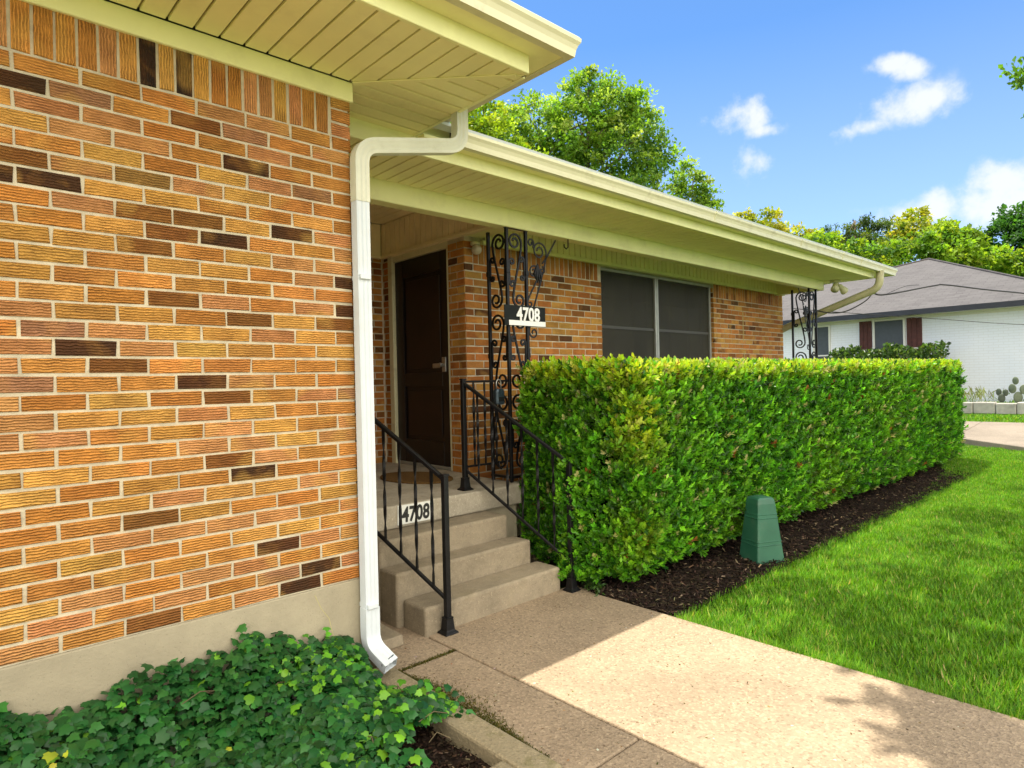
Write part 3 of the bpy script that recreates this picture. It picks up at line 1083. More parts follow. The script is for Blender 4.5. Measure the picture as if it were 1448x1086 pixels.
def hip_roof(name, x0, x1, y0, y1, z, pitch, parent, mat):
    m = MB()
    h = min(x1 - x0, y1 - y0) / 2
    ym = (y0 + y1) / 2
    zt = z + h * pitch
    bot = [(x0, y0, z), (x1, y0, z), (x1, y1, z), (x0, y1, z)]
    if x1 - x0 > y1 - y0:
        R = [(x0 + h, ym, zt), (x1 - h, ym, zt)]
        v = bot + R
        f = [(0, 1, 5, 4), (1, 2, 5), (2, 3, 4, 5), (3, 0, 4)]
    else:
        xm = (x0 + x1) / 2
        R = [(xm, y0 + h, zt), (xm, y1 - h, zt)]
        v = bot + R
        f = [(0, 1, 4), (1, 2, 5, 4), (2, 3, 5), (3, 0, 4, 5)]
    m.add(v, f)
    return m.build(name, mat, parent, uvs=lambda p: (p[0] + p[1] * .0, p[1] + p[2]))


hip_roof('wing_roof', -7.0, CW[0] + .165, CW[1] - .165, 12.5, SW + .176, .30, HOUSE, M_shingle)
hip_roof('main_roof', .5, CM[0] + .42 + .15, CM[1] - .15, 10.8, SM + .184, .30, HOUSE, M_shingle)


# ---- downspouts
def rect_sec(a, b_):
    # rectangular pipe with fluted faces
    pts = []
    def side(p, q, n):
        for i in range(n):
            t = i / n
            x = p[0] + (q[0] - p[0]) * t; y_ = p[1] + (q[1] - p[1]) * t
            dn = .0032 if i % 2 else 0
            L_ = math.hypot(x, y_)
            pts.append((x * (1 - dn / L_), y_ * (1 - dn / L_)))
    side((a, b_), (-a, b_), 8); side((-a, b_), (-a, -b_), 6); side((-a, -b_), (a, -b_), 8); side((a, -b_), (a, b_), 6)
    return pts


def arc_pts(pts, r, n=7):
    """round the corners of a polyline"""
    P = [Vector(p) for p in pts]
    out = [P[0]]
    for i in range(1, len(P) - 1):
        d0 = (P[i - 1] - P[i]).normalized(); d1 = (P[i + 1] - P[i]).normalized()
        a = P[i] + d0 * r; c = P[i] + d1 * r
        for k_ in range(n + 1):
            t = k_ / n
            out.append(a * (1 - t) ** 2 + P[i] * 2 * t * (1 - t) + c * t * t)
    out.append(P[-1])
    return out


ds = MB().tube([(1.592, 2.79, 2.36), (1.592, 2.79, .20)], 0, section=rect_sec(.026, .036), upv=(0, 1, 0))
dsp = ds.build('downspout', M_white, HOUSE)
e = MB().tube(arc_pts([(2.215, 2.775, 2.985), (2.215, 2.775, 2.765), (1.592, 2.788, 2.625), (1.592, 2.788, 2.352)], .085), 0, section=rect_sec(.028, .038), upv=(0, 1, 0))
e.build('upper_elbow', mat_simple('elbow_enamel', (.64, .65, .52), .38, .05, 9, .05, 30, dirt=(.42, .40, .28), dscale=8, damt=.4), dsp)
e = MB()
pe = arc_pts([(1.592, 2.789, .36), (1.592, 2.789, .172), (1.625, 2.660, .098)], .06)
e.tube(pe, 0, section=rect_sec(.028, .0385), upv=(0, 1, 0))
e.f = e.f[:-1]                                      # open mouth
e.build('lower_elbow', M_white, dsp)
pm = [pe[-1] + (pe[-2] - pe[-1]).normalized() * q for q in (.022, .026)]
MB().tube(pm, 0, section=[(x * .95, y_ * .95) for x, y_ in rect_sec(.028, .0385)], upv=(0, 1, 0)).build('mouth', M_lock, dsp)  # dark disc inside the outlet, standing in for its shaded interior
for zc in (.37, 1.98):
    MB().box(1.5625, 1.6215, 2.7505, 2.838, zc - .012, zc + .012).build('strap', M_white, dsp, bevel=.003)
# main downspout: from the gutter's end back to the corner of the wall
e = MB().tube(arc_pts([(10.08, 3.08, SM + .085), (10.08, 3.10, SM - .16), (9.99, 4.42, 2.21), (9.985, 4.60, 2.12), (9.985, 4.60, .1)], .11), .052, 14)
e.build('end_downspout', mat_simple('old_cream_pipe', (.40, .38, .22), .5, .1, 6), HOUSE, smooth=True)

# ------------------------------------------------------------------ porch and steps
PORCH = thing('concrete_steps', (2.7, 3.4, 0), 'weathered grey concrete steps rising to the small front porch', 'steps')


def slab(x0, x1, y0, y1, z0, z1, nose=.012):
    m = MB().box(x0, x1, y0, y1, z0, z1)
    return m


R_ = .16
slab(2.085, 3.225, 3.03, 3.262, -.05, R_).build('step', M_step, PORCH, bevel=.018, seg=3)
slab(2.045, 3.17, 3.264, 3.452, -.05, 2 * R_).build('step', M_step, PORCH, bevel=.018, seg=3)
slab(2.045, 3.12, 3.454, 3.70, -.05, 3 * R_).build('step', M_step, PORCH, bevel=.018, seg=3)
slab(2.02, 3.52, 3.67, 4.448, 3 * R_ + .004, PZ).build('porch_slab', M_porch, PORCH, bevel=.014, seg=3)
slab(1.63, 2.019, 3.70, 5.81, 3 * R_ + .004, PZ - .001).build('porch_slab', M_porch, PORCH)
slab(2.02, 3.60, 4.4485, 5.81, 3 * R_ + .004, PZ - .0015).build('porch_slab', M_porch, PORCH)
slab(1.65, 3.44, 3.702, 4.445, -.05, 3 * R_ + .003).build('porch_base', M_found, PORCH)
slab(3.60, 3.78, 3.68, 3.84, -.05, PZ).build('footing', M_step, PORCH)
# loose block by the downspout
m = MB().hexa([(1.73, 3.03, -.004), (1.94, 3.03, -.004), (1.955, 3.45, -.004), (1.73, 3.45, -.004)], [(1.73, 3.035, .058), (1.936, 3.035, .055), (1.95, 3.45, .055), (1.73, 3.45, .058)])
tag(m.build('concrete_block', M_step, bevel=.008, seg=2), 'flat grey concrete block lying behind the white downspout outlet', 'block')

# doormat
m = MB()
ring = [(3.10 + .26 * math.cos(t) * (1 + .02 * math.sin(5 * t)), 4.60 + .40 * math.sin(t)) for t in np.linspace(0, 2 * math.pi, 40, endpoint=False)]
m.hexa([(x, y, PZ - .001) for x, y in ring], [(x, y, PZ + .014) for x, y in ring])
dm = m.build('doormat', M_mat, bevel=.004)
tag(dm, 'oval brown coir doormat on the porch before the dark door', 'doormat')


# ------------------------------------------------------------------ numerals
def text_mesh(body, size, extrude, offset, mat, name, parent, loc, xdir=(1, 0, 0), zdir=(0, 0, 1), sx=1.0, shear=0.):
    cu = bpy.data.curves.new(name, 'FONT')
    cu.body = body; cu.size = size; cu.extrude = extrude; cu.offset = offset
    cu.align_x = 'CENTER'; cu.space_character = 1.04; cu.shear = shear
    tmp = bpy.data.objects.new(name + '_curve', cu)
    COL.objects.link(tmp)
    bpy.context.view_layer.update()
    dg = bpy.context.evaluated_depsgraph_get()
    me = bpy.data.meshes.new_from_object(tmp.evaluated_get(dg))
    bpy.data.objects.remove(tmp)
    X = Vector(xdir).normalized(); Z = Vector(zdir); Yn = X.cross(Z)      # facing direction is Yn (X x Z = -Y for X,Z axes)
    off = wloc(parent) if parent else Vector((0, 0, 0))
    for v in me.vertices:
        p = v.co.copy()
        v.co = Vector(loc) - off + X * (p.x * sx) + Z * p.y + Yn * p.z
    me.materials.clear(); me.materials.append(mat)
    me.update()
    o = bpy.data.objects.new(name, me); COL.objects.link(o)
    if parent: o.parent = parent
    return o


pl = thing('house_number_plate', (2.46, 3.667, .57), 'white plate with black 4708 fixed to the top riser of the steps', 'number plate')
ry = 3.6685
m = MB().hexa([(2.315, ry, .505), (2.598, ry, .503), (2.598, ry - .006, .503), (2.315, ry - .006, .505)], [(2.318, ry, .636), (2.602, ry, .634), (2.602, ry - .006, .634), (2.318, ry - .006, .636)])
m.build('plate', M_plate, pl, bevel=.002)
text_mesh('4708', .140, .0015, .0042, M_ink, 'numerals', pl, (2.460, ry - .0075, .522), sx=.78, shear=.06)

# ------------------------------------------------------------------ iron work


def hermite(p0, t0, p1, t1, n=14):
    out = []
    for i in range(n + 1):
        t = i / n
        h0 = 2 * t ** 3 - 3 * t ** 2 + 1; h1 = t ** 3 - 2 * t ** 2 + t; h2 = -2 * t ** 3 + 3 * t ** 2; h3 = t ** 3 - t ** 2
        out.append((p0[0] * h0 + t0[0] * h1 + p1[0] * h2 + t1[0] * h3, p0[1] * h0 + t0[1] * h1 + p1[1] * h2 + t1[1] * h3))
    return out


def spiral(c, r, a_out, sense, turns=1.35, shrink=.30, n=26):
    """from the outer point (angle a_out) inwards; sense +1 ccw / -1 cw"""
    pts = []
    for i in range(n + 1):
        t = i / n
        a = a_out + sense * turns * 2 * math.pi * t
        rr = r * (1 - (1 - shrink) * t ** .8)
        pts.append((c[0] + rr * math.cos(a), c[1] + rr * math.sin(a)))
    return pts


def s_scroll(cA, rA, aA, sA, cB, rB, aB, sB, pull=.45, tA=1.35, tB=1.35):
    A = spiral(cA, rA, aA, sA, tA); B = spiral(cB, rB, aB, sB, tB)
    L_ = math.hypot(A[0][0] - B[0][0], A[0][1] - B[0][1]) * pull * 2
    ta = (math.sin(aA) * sA * L_, -math.cos(aA) * sA * L_)          # leaving A outwards (reverse of the spiral)
    tb = (-math.sin(aB) * sB * L_, math.cos(aB) * sB * L_)          # entering B
    mid = hermite(A[0], ta, B[0], tb)
    return A[::-1] + mid[1:-1] + B


def iron_panel(name, root, o, u, w_, z0, z1):
    """scroll work between two legs; o origin (x,y), u unit dir in plan, w_ width"""
    m = MB()
    def P(a, z): return (o[0] + u[0] * a, o[1] + u[1] * a, z)
    H = z1 - z0
    hU = H / 3
    sec = [(.0055, .008), (-.0055, .008), (-.0055, -.008), (.0055, -.008)]
    for k_ in range(3):
        top = z1 - k_ * hU
        fl = (lambda a: a) if k_ % 2 == 0 else (lambda a: w_ - a)
        rA, rB, rc_ = w_ * .40, w_ * .36, w_ * .17
        paths = (
            s_scroll((w_ * .40, top - rA - .02), rA, 0, 1, (w_ * .62, top - hU + rB + .02), rB, math.pi, 1, .30, 1.45, 1.35),
            s_scroll((w_ * .22, top - hU * .40), rc_, math.pi, -1, (w_ * .24, top - hU * .66), rc_, math.pi, 1, .28, 1.1, 1.1),
            s_scroll((w_ * .80, top - hU * .36), rc_ * .9, 0, 1, (w_ * .82, top - hU * .58), rc_ * .8, 0, -1, .28, 1.1, 1.1),
        )
        for path in paths:
            m.tube([P(fl(a), z) for a, z in path], 0, section=sec, upv=(u[1], -u[0], 0))
    return m.build(name, M_iron, root)


def sq(x, y, z0, z1, h, m):
    m.box(x - h, x + h, y - h, y + h, z0, z1)


def iron_column(loc, label, z0, zt, wR, wB, brackets):
    root = thing('iron_column', (*loc, z0), label, 'column', 'black wrought iron porch columns')
    x, y = loc
    for (px, py) in ((x, y), (x + wR, y), (x, y + wB)):
        m = MB(); sq(px, py, z0, zt, .0125, m)
        for zc in np.linspace(z0 + .35, zt - .35, 3):
            m.box(px - .017, px + .017, py - .017, py + .017, zc - .02, zc + .02)
        m.build('leg', M_iron, root, bevel=.002)
    iron_panel('scroll_panel', root, (x + .0125, y), (1, 0), wR - .025, z0 + .08, zt - .01)
    iron_panel('scroll_panel', root, (x, y + .0125), (0, 1), wB - .025, z0 + .08, zt - .01)
    m = MB(); m.box(x - .014, x + wR + .014, y - .014, y + .014, z0 + .03, z0 + .05); m.box(x - .0141, x + .0141, y + .0145, y + wB + .014, z0 + .031, z0 + .051)
    m.build('bottom_bar', M_iron, root)
    for br in brackets:
        sec = [(.0035, .0065), (-.0035, .0065), (-.0035, -.0065), (.0035, -.0065)]
        m = MB()
        sgn = br
        ox = x + wR if sgn > 0 else x
        def P(a, z): return (ox + sgn * a, y - .004, z)
        for path in (
            s_scroll((.155, zt - .15), .085, 0, 1, (.07, zt - .84), .05, math.pi, 1, .30, 1.5, 1.1),
            s_scroll((.085, zt - .33), .062, 0, 1, (.035, zt - .60), .03, math.pi, 1, .30, 1.4, .9),
            [(.19, zt - .25), (.26, zt - .17), (.36, zt - .03)],
            spiral((.185, zt - .31), .035, math.radians(90), -1, 1.1),
            spiral((.055, zt - .09), .042, math.radians(-60), 1, 1.3),
        ):
            m.tube([P(a, z) for a, z in path], 0, section=sec, upv=(0, 1, 0))
        # leaf clump on the bracket
        for q in range(4):
            an = math.radians(-60 - 22 * q)
            m.tube([P(.13, zt - .26), P(.13 + .07 * math.cos(an), zt - .26 + .11 * math.sin(an)), P(.13 + .06 * math.cos(an) + .02, zt - .26 + .17 * math.sin(an))], [.006, .014, .003], 6)
        m.build('scroll_bracket', M_iron, root)
    m = MB().box(x - .02, x + wR + .02, y - .012, y + .012, zt - .004, zt - .0005)
    m.build('top_plate', M_iron, root)
    return root


colA = iron_column((3.47, BY + .03), 'wrought iron scroll column carrying the 4708 sign at the porch corner', PZ, 2.70, .215, .225, [1])
hk = MB().tube([(4.20, BY + .02, 2.70), (4.20, BY + .02, 2.665), (4.198, BY + .02, 2.63), (4.175, BY + .02, 2.612), (4.15, BY + .02, 2.625), (4.148, BY + .02, 2.65)], .0055, 8)
tag(hk.build('plant_hook', M_iron, smooth=True), 'small black hook hanging from the porch beam right of the scroll column', 'hook')
colB = iron_column((9.33, BY + .03), 'slender iron scroll column at the far right end of the porch beam', .0, 2.70, .235, .24, [-1])
MB().box(9.2, 9.7, BY - .1, BY + .4, -.05, .0).build('footing', M_step, colB)

sg = thing('house_number_sign', (3.70, BY, 2.0), 'black sign with white 4708 hung on the scroll column', 'sign')
sy = BY - .004
MB().box(3.395, 3.86, sy - .008, sy, 1.905, 2.070).build('plate', M_black, sg, bevel=.002)
MB().box(3.44, 3.857, sy - .012, sy - .0082, 1.908, 1.949).build('white_bar', M_signwhite, sg, bevel=.001)
text_mesh('4708', .152, .003, .0042, M_signwhite, 'numerals', sg, (3.655, sy - .012, 1.950), sx=.84)

# ---- stair railings
TW = [(.0085, .0035), (-.0085, .0035), (-.0085, -.0035), (.0085, -.0035)]


def baluster(x, y, z0, z1, root):
    n = max(14, int((z1 - z0) / .018))
    m = MB()
    pts = [(x, y, z0 + (z1 - z0) * i / n) for i in range(n + 1)]
    def tw(t):
        q = min(max((t - .1) / .8, 0), 1)
        return q * math.pi * 2.0 * (z1 - z0) / .28 * .5 + .5
    m.tube(pts, 0, section=[(.0095, .0045), (-.0095, .0045), (-.0095, -.0045), (.0095, -.0045)], twist=tw, upv=(1, 0, 0))
    return m.build('baluster', M_iron, root)


def newel(x, y, z0, h, root, foot=True, cap=True):
    m = MB().box(x - .017, x + .017, y - .017, y + .017, z0 + .01, z0 + h - .012)
    o = m.build('newel', M_iron, root, bevel=.004, seg=2)
    if foot:
        f = MB()
        f.loft([[(x + a * w2, y + c * w2, z) for a, c in ((-1, -1), (1, -1), (1, 1), (-1, 1))] for w2, z in ((.046, z0 + .001), (.046, z0 + .008), (.030, z0 + .022), (.024, z0 + .085), (.027, z0 + .095))])
        f.build('foot', M_iron, o, bevel=.004, seg=2)
    if cap:
        MB().box(x - .022, x + .022, y - .022, y + .022, z0 + h - .012, z0 + h).build('cap', M_iron, o, bevel=.004, seg=2)
    return o


def sloped(x0, y0, z0, x1, y1, z1, hw, hh, name, root):
    m = MB()
    d = Vector((x1 - x0, y1 - y0, z1 - z0)).normalized()
    sd = Vector((d.y, -d.x, 0)).normalized(); uu = sd.cross(d)
    ring = lambda p: [Vector(p) + sd * a + uu * c for a, c in ((-hw, -hh), (hw, -hh), (hw, hh * .6), (hw * .5, hh), (-hw * .5, hh), (-hw, hh * .6))]
    m.loft([ring((x0, y0, z0)), ring((x1, y1, z1))])
    return m.build(name, M_iron, root, smooth=False)


railL = thing('stair_railing', (2.21, 2.99, 0), 'black iron stair railing with twisted balusters left of the steps, beside the downspout', 'railing', 'black stair railings')
LX = lambda y: 2.21 - .335 * (y - 2.985)
LY1 = 3.93
newel(2.21, 2.985, 0, .925, railL)
newel(LX(LY1), LY1, PZ, .90, railL)
zt0, zt1 = .895, .895 + .70 * (LY1 - 2.985)
zb0, zb1 = .195, .195 + .70 * (LY1 - 2.985)
sloped(2.21, 2.985, zt0, LX(LY1), LY1, zt1, .016, .011, 'handrail', railL)
sloped(2.21, 2.985, zb0, LX(LY1), LY1, zb1, .009, .010, 'bottom_rail', railL)
for q in range(7):
    yb = 3.075 + q * .112
    t = (yb - 2.985) / (LY1 - 2.985)
    baluster(LX(yb), yb, zb0 + (zb1 - zb0) * t, zt0 + (zt1 - zt0) * t - .01, railL)

railR = thing('stair_railing', (3.1, 3.4, 0), 'black iron stair railing right of the steps, running down into the hedge', 'railing', 'black stair railings')
P0 = (3.0, 3.79, PZ); P1 = (3.262, 2.965, 0)
newel(P0[0], P0[1], PZ, .845, railR)
newel(P1[0], P1[1], 0, .905, railR)
tz0, tz1 = 1.455, .885
bz0, bz1 = .80, .19
sloped(P1[0], P1[1], tz1, P0[0], P0[1], tz0, .016, .011, 'handrail', railR)
sloped(P1[0], P1[1], bz1, P0[0], P0[1], bz0, .008, .010, 'bottom_rail', railR)
for q in range(1, 7):
    t = q / 7
    xq = P0[0] + (P1[0] - P0[0]) * t; yq = P0[1] + (P1[1] - P0[1]) * t
    baluster(xq, yq, bz0 + (bz1 - bz0) * t, tz0 + (tz1 - tz0) * t - .01, railR)
# level return to the scroll column
sloped(P0[0], P0[1], 1.462, 3.46, P0[1], 1.462, .010, .008, 'return_rail', railR)
sloped(P0[0], P0[1], .815, 3.46, P0[1], .815, .008, .008, 'return_rail', railR)
for xq in (3.10, 3.21, 3.325):
    baluster(xq, P0[1], .82, 1.456, railR)
MB().tube([(3.33, 3.772, .83), (3.33, 3.765, .78), (3.345, 3.765, .765), (3.36, 3.765, .775)], .007, 8).build('latch_hook', M_iron, railR, smooth=True)

# lockbox hung on the return rail
lb = thing('key_lockbox', (3.335, 3.765, 1.36), 'dark blue grey key lockbox hanging on the porch rail', 'lockbox')
lx, ly = 3.335, 3.762
MB().loft([[(lx + a * w2, ly + c * .028, z) for a, c in ((-1, -.6), (-.6, -1), (.6, -1), (1, -.6), (1, .6), (.6, 1), (-.6, 1), (-1, .6))] for w2, z in ((.034, 1.275), (.046, 1.285), (.047, 1.375), (.036, 1.40))]).build('body', M_lock, lb, bevel=.004)
MB().tube([(lx - .024, ly, 1.39)] + [(lx - .024 * math.cos(a), ly, 1.44 + .034 * math.sin(a)) for a in np.linspace(0, math.pi, 9)] + [(lx + .024, ly, 1.39)], .0055, 8).build('shackle', M_metal, lb, smooth=True)
MB().box(lx - .028, lx + .028, ly - .0315, ly - .0285, 1.30, 1.335).build('dial_plate', M_black, lb, bevel=.001)

# round glass porch lamp at the pier, and twin floodlight at the beam's end
lp = thing('porch_light', (3.66, 4.40, 2.70), 'small round glass porch lamp at the top of the brick pier', 'lamp')
bmx = bmesh.new(); bmesh.ops.create_uvsphere(bmx, u_segments=20, v_segments=14, radius=.048)
me = bpy.data.meshes.new('globe'); bmx.to_mesh(me); bmx.free()
for p_ in me.polygons: p_.use_smooth = True
me.materials.append(M_bulb)
ob = bpy.data.objects.new('globe', me); COL.objects.link(ob); ob.parent = lp; ob.location = (0, -.015, -.055)
MB().loft([[(3.66 + r * math.cos(a), 4.40 + r * math.sin(a), z) for a in np.linspace(0, 2 * math.pi, 16, endpoint=False)] for r, z in ((.03, 2.685), (.045, 2.69), (.045, 2.71))]).build('fitting', M_gutter, lp)
fl = thing('floodlight', (9.88, 3.60, SM - .003), 'twin cream floodlight under the soffit at the end of the porch beam', 'floodlight')
MB().loft([[(9.88 + r * math.cos(a), 3.62 + r * math.sin(a), z) for a in np.linspace(0, 2 * math.pi, 16, endpoint=False)] for r, z in ((.05, SM - .035), (.075, SM - .028), (.08, SM - .002))]).build('base', M_gutter, fl, smooth=True)
for sx_ in (-1, 1):
    a0 = Vector((9.88 + sx_ * .03, 3.61, SM - .03)); d = Vector((sx_ * .75, -.25, -.6)).normalized()
    rr = [(.012, 0), (.014, .06), (.034, .08), (.036, .12), (.056, .19), (.058, .21)]
    s_ = d.orthogonal().normalized(); t_ = d.cross(s_)
    MB().loft([[a0 + d * L_ + s_ * (r * math.cos(a)) + t_ * (r * math.sin(a)) for a in np.linspace(0, 2 * math.pi, 14, endpoint=False)] for r, L_ in rr]).build('lamp_head', M_gutter, fl, smooth=True)

# ------------------------------------------------------------------ green utility pedestal
pd = thing('utility_pedestal', (4.90, 2.40, 0), 'dark green tapered plastic utility pedestal in front of the hedge', 'utility pedestal')


def ped_ring(hw, hd, z, rc=.3, n=5):
    out = []
    for (sx_, sy_, a0) in ((1, 1, 0), (-1, 1, 90), (-1, -1, 180), (1, -1, 270)):
        for q in range(n + 1):
            a = math.radians(a0 + 90 * q / n)
            out.append((sx_ * hw * (1 - rc) + hw * rc * math.cos(a), sy_ * hd * (1 - rc) + hd * rc * math.sin(a), z))
    return out


def ped_rot(p, ang=math.radians(-26)):
    c_, s__ = math.cos(ang), math.sin(ang)
    return (4.90 + p[0] * c_ - p[1] * s__, 2.40 + p[0] * s__ + p[1] * c_, p[2])


def wped(z):
    return .128 - .115 * z if z < .1 else .1165 - .098 * (z - .1)


rings = []
for z in (-.02, .0, .06, .118, .122, .126, .25, .326, .330, .334, .34, .44, .475, .488, .494):
    w2 = wped(max(z, 0))
    if z in (.122, .330): w2 += .004
    if z >= .475: w2 -= (.004 if z < .48 else .014 if z < .49 else .035)
    rc = .14
    rings.append([ped_rot(p) for p in ped_ring(w2, w2 * .95, z, rc)])
MB().loft(rings).build('cover', M_ped, pd, smooth=False, bevel=0)
for zq in (.15, .36):
    m = MB()
    w2 = wped(zq)
    m.loft([[ped_rot(p) for p in ped_ring(w2 + d_, (w2 + d_) * .95, z, .14)] for d_, z in ((.0005, zq - .004), (.003, zq - .001), (.003, zq + .001), (.0, zq + .004))])
    m.build('band', M_ped, pd)

# ------------------------------------------------------------------ hedge


def hedge_top(x):
    return 1.535 + .006 * (x - 3.5)


HX0, HX1, HY0, HY1 = 3.52, 12.15, 2.60, 3.70


def build_hedge():
    root = thing('clipped_hedge', (7.8, 3.2, 0), 'long clipped box hedge with sunlit yellow green top before the brick wall', 'hedge')
    # inner mass of twigs
    m = MB()
    nx_, nz_ = 60, 10
    ins = .17
    for (fy) in (0,):
        pass
    m.box(HX0 + ins, HX1 - ins, HY0 + ins + .06, HY1 - ins, .16, 1.40)
    m.build('twig_core', M_twig, root)
    # stems near the ground
    st = MB()
    for q in range(34):
        x = HX0 + .2 + (HX1 - HX0 - .4) * q / 33 + random.uniform(-.08, .08)
        y = random.uniform(HY0 + .2, HY0 + .45)
        st.tube([(x, y, -.03), (x + random.uniform(-.05, .05), y, .2), (x + random.uniform(-.15, .15), y + random.uniform(-.1, .1), .5)], [.016, .012, .006], 5)
    st.build('stem', M_bark, root)['kind'] = 'stuff'
    # sprigs on the surfaces
    P = []; Nn = []
    def dens(x): return 620 * np.clip((5.5 / np.maximum(x, 4.0)) ** 1.0, .42, 1.2)
    def face(n, fx):
        p, nr = fx(n); P.append(p); Nn.append(nr)
    U = RNG.random
    # front face, density falls with X; lumpy at the scale of a hand
    lump = lambda a, c: np.sin(a * 33 + 3 * np.sin(c * 19)) * np.sin(c * 29 + 3 * np.sin(a * 21))
    nF = 15500
    xs_ = HX0 + (HX1 - HX0) * U(nF) ** 1.4
    zs_ = .07 + (hedge_top(xs_) - .07) * U(nF) ** .92
    belly = .03 * np.sin(zs_ * 2.2) + .015 * np.sin(xs_ * 2.3 + 1.7 * np.sin(zs_ * 2))
    under = np.clip((.35 - zs_) / .35, 0, 1) * .13
    ys_ = HY0 - belly + under + .12 * np.clip(1 - (xs_ - HX0) / .16, 0, 1) ** 2 + .13 * U(nF) ** 1.2 - .01 + .05 * lump(xs_, zs_) + .10 * np.clip(lump(xs_ * .55 + 3, zs_ * .6) - .45, 0, 1)
    P.append(np.stack([xs_, ys_, zs_], 1)); Nn.append(np.tile([0, -1, .25], (nF, 1)))
    # left face, bulging forward round the foot of the stair railing
    nL = 4200
    ys_ = HY0 + (HY1 - HY0) * U(nL); zs_ = .07 + 1.50 * U(nL)
    bul = .25 * np.exp(-((ys_ - 2.99) / .19) ** 2) * np.clip((1.35 - zs_) * 2, .25, 1)
    P.append(np.stack([HX0 - bul + .10 * np.clip(1 - (ys_ - HY0) / .14, 0, 1) ** 2 + .13 * U(nL) ** 1.2 - .01 + .05 * lump(ys_, zs_), ys_, zs_], 1)); Nn.append(np.tile([-1, -.1, .25], (nL, 1)))
    # right end
    nR = 1500
    ys_ = HY0 + (HY1 - HY0) * U(nR); zs_ = .1 + 1.5 * U(nR)
    P.append(np.stack([HX1 + .10 * np.sin(zs_ * 2.1) - .10 * U(nR) ** 1.6, ys_, zs_], 1)); Nn.append(np.tile([1, -.2, .25], (nR, 1)))
    # top
    nT = 9500
    xs_ = HX0 + (HX1 - HX0) * U(nT) ** 1.3; ys_ = HY0 + (HY1 - HY0) * U(nT) ** 1.2
    edge = np.clip((.07 - (ys_ - HY0)) / .07, 0, 1) ** 2 * .05
    P.append(np.stack([xs_, ys_, hedge_top(xs_) - .06 * U(nT) ** 1.3 - edge + .006 * np.sin(xs_ * 5) - .01 + .012 * lump(xs_, ys_)], 1)); Nn.append(np.tile([0, -.15, 1], (nT, 1)))
    P = np.concatenate(P); Nn = norm(np.concatenate(Nn))
    n = len(P)
    k_ = 8
    ax = norm(Nn + RNG.normal(0, .42, (n, 3)) + np.array([0, 0, .5]))          # sprig axis
    L_ = .05 + .045 * U(n)
    far = np.clip((P[:, 0] - 4) / 8, 0, 1)
    pos = []; yd = []; nd = []; sz = []; cc = []
    young_lit = np.clip((P[:, 2] - hedge_top(P[:, 0]) + .16) / .16, 0, 1)  # yellow new growth, also painting the sunlit top edge into the leaf colour
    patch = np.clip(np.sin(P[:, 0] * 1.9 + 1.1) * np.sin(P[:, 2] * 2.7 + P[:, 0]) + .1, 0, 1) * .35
    corner = np.exp(-((P[:, 0] - 3.62) / .16) ** 2) * (P[:, 1] < HY0 + .2) * np.clip(.4 + np.sin(P[:, 2] * 7) * .5, 0, 1) * np.clip((P[:, 2] - .1) * 2, 0, 1)  # sunlit strip of the near corner, put into the leaf colour
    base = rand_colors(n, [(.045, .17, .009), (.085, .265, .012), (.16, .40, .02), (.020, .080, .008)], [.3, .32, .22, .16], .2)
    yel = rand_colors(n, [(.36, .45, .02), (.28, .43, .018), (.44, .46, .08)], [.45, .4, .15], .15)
    wgt = np.clip(young_lit * 1.0 + patch * .45 + corner * 1.0, 0, 1)[:, None] * (U((n, 1)) < .75)
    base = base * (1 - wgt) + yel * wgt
    dead = U(n) < .005
    base[dead] = (.22, .085, .02)
    pale = U(n) < .025
    base[pale] = (.34, .34, .14)
    for q in range(k_):
        ang = q * 2.4 + U(n) * .5
        t1 = norm(np.cross(ax, np.array([.3, .5, .8])))
        t2 = np.cross(ax, t1)
        rad = t1 * np.cos(ang)[:, None] + t2 * np.sin(ang)[:, None]
        fr_ = (q + .5) / k_
        pos.append(P + ax * (L_ * (fr_ - .35))[:, None])
        yd.append(ax * (.55 + .5 * fr_) + rad * (.9 - .5 * fr_))
        nd.append(ax - rad * .3 + RNG.normal(0, .12, (n, 3)))
        sz.append((.032 + .013 * U(n)) * (1 + .3 * far))
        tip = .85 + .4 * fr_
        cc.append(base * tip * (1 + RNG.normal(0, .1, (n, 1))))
    pos, yd, nd = map(np.concatenate, (pos, yd, nd)); sz = np.concatenate(sz); cc = np.clip(np.concatenate(cc), .002, 1)
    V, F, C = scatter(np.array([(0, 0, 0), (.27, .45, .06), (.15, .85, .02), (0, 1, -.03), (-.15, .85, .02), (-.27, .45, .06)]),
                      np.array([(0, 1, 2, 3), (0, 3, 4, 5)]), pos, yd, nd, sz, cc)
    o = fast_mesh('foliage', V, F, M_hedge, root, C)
    return root


build_hedge()

# low sprig of juniper lying on the walk's corner
jn = []
P = np.array([(3.42, 2.93, .0), (3.38, 2.90, .03), (3.36, 2.84, .05), (3.33, 2.80, .04)])
n = 160
ii = RNG.integers(0, 4, n)
pos = P[ii] + RNG.normal(0, .02, (n, 3)); pos[:, 2] = np.abs(pos[:, 2])
V, F, C = scatter(QUAD_T, QUAD_F, pos, RNG.normal(0, 1, (n, 3)) + np.array([-.8, -.8, .5]), RNG.normal(0, 1, (n, 3)) + np.array([0, 0, 1.]), .045, rand_colors(n, [(.03, .08, .02), (.05, .11, .02)], [1, 1]), .5)
tag(fast_mesh('weed_sprig', V, F, M_hedge, None, C), 'small dark green sprig creeping onto the walk at the railing foot', 'plant')

# ------------------------------------------------------------------ ivy


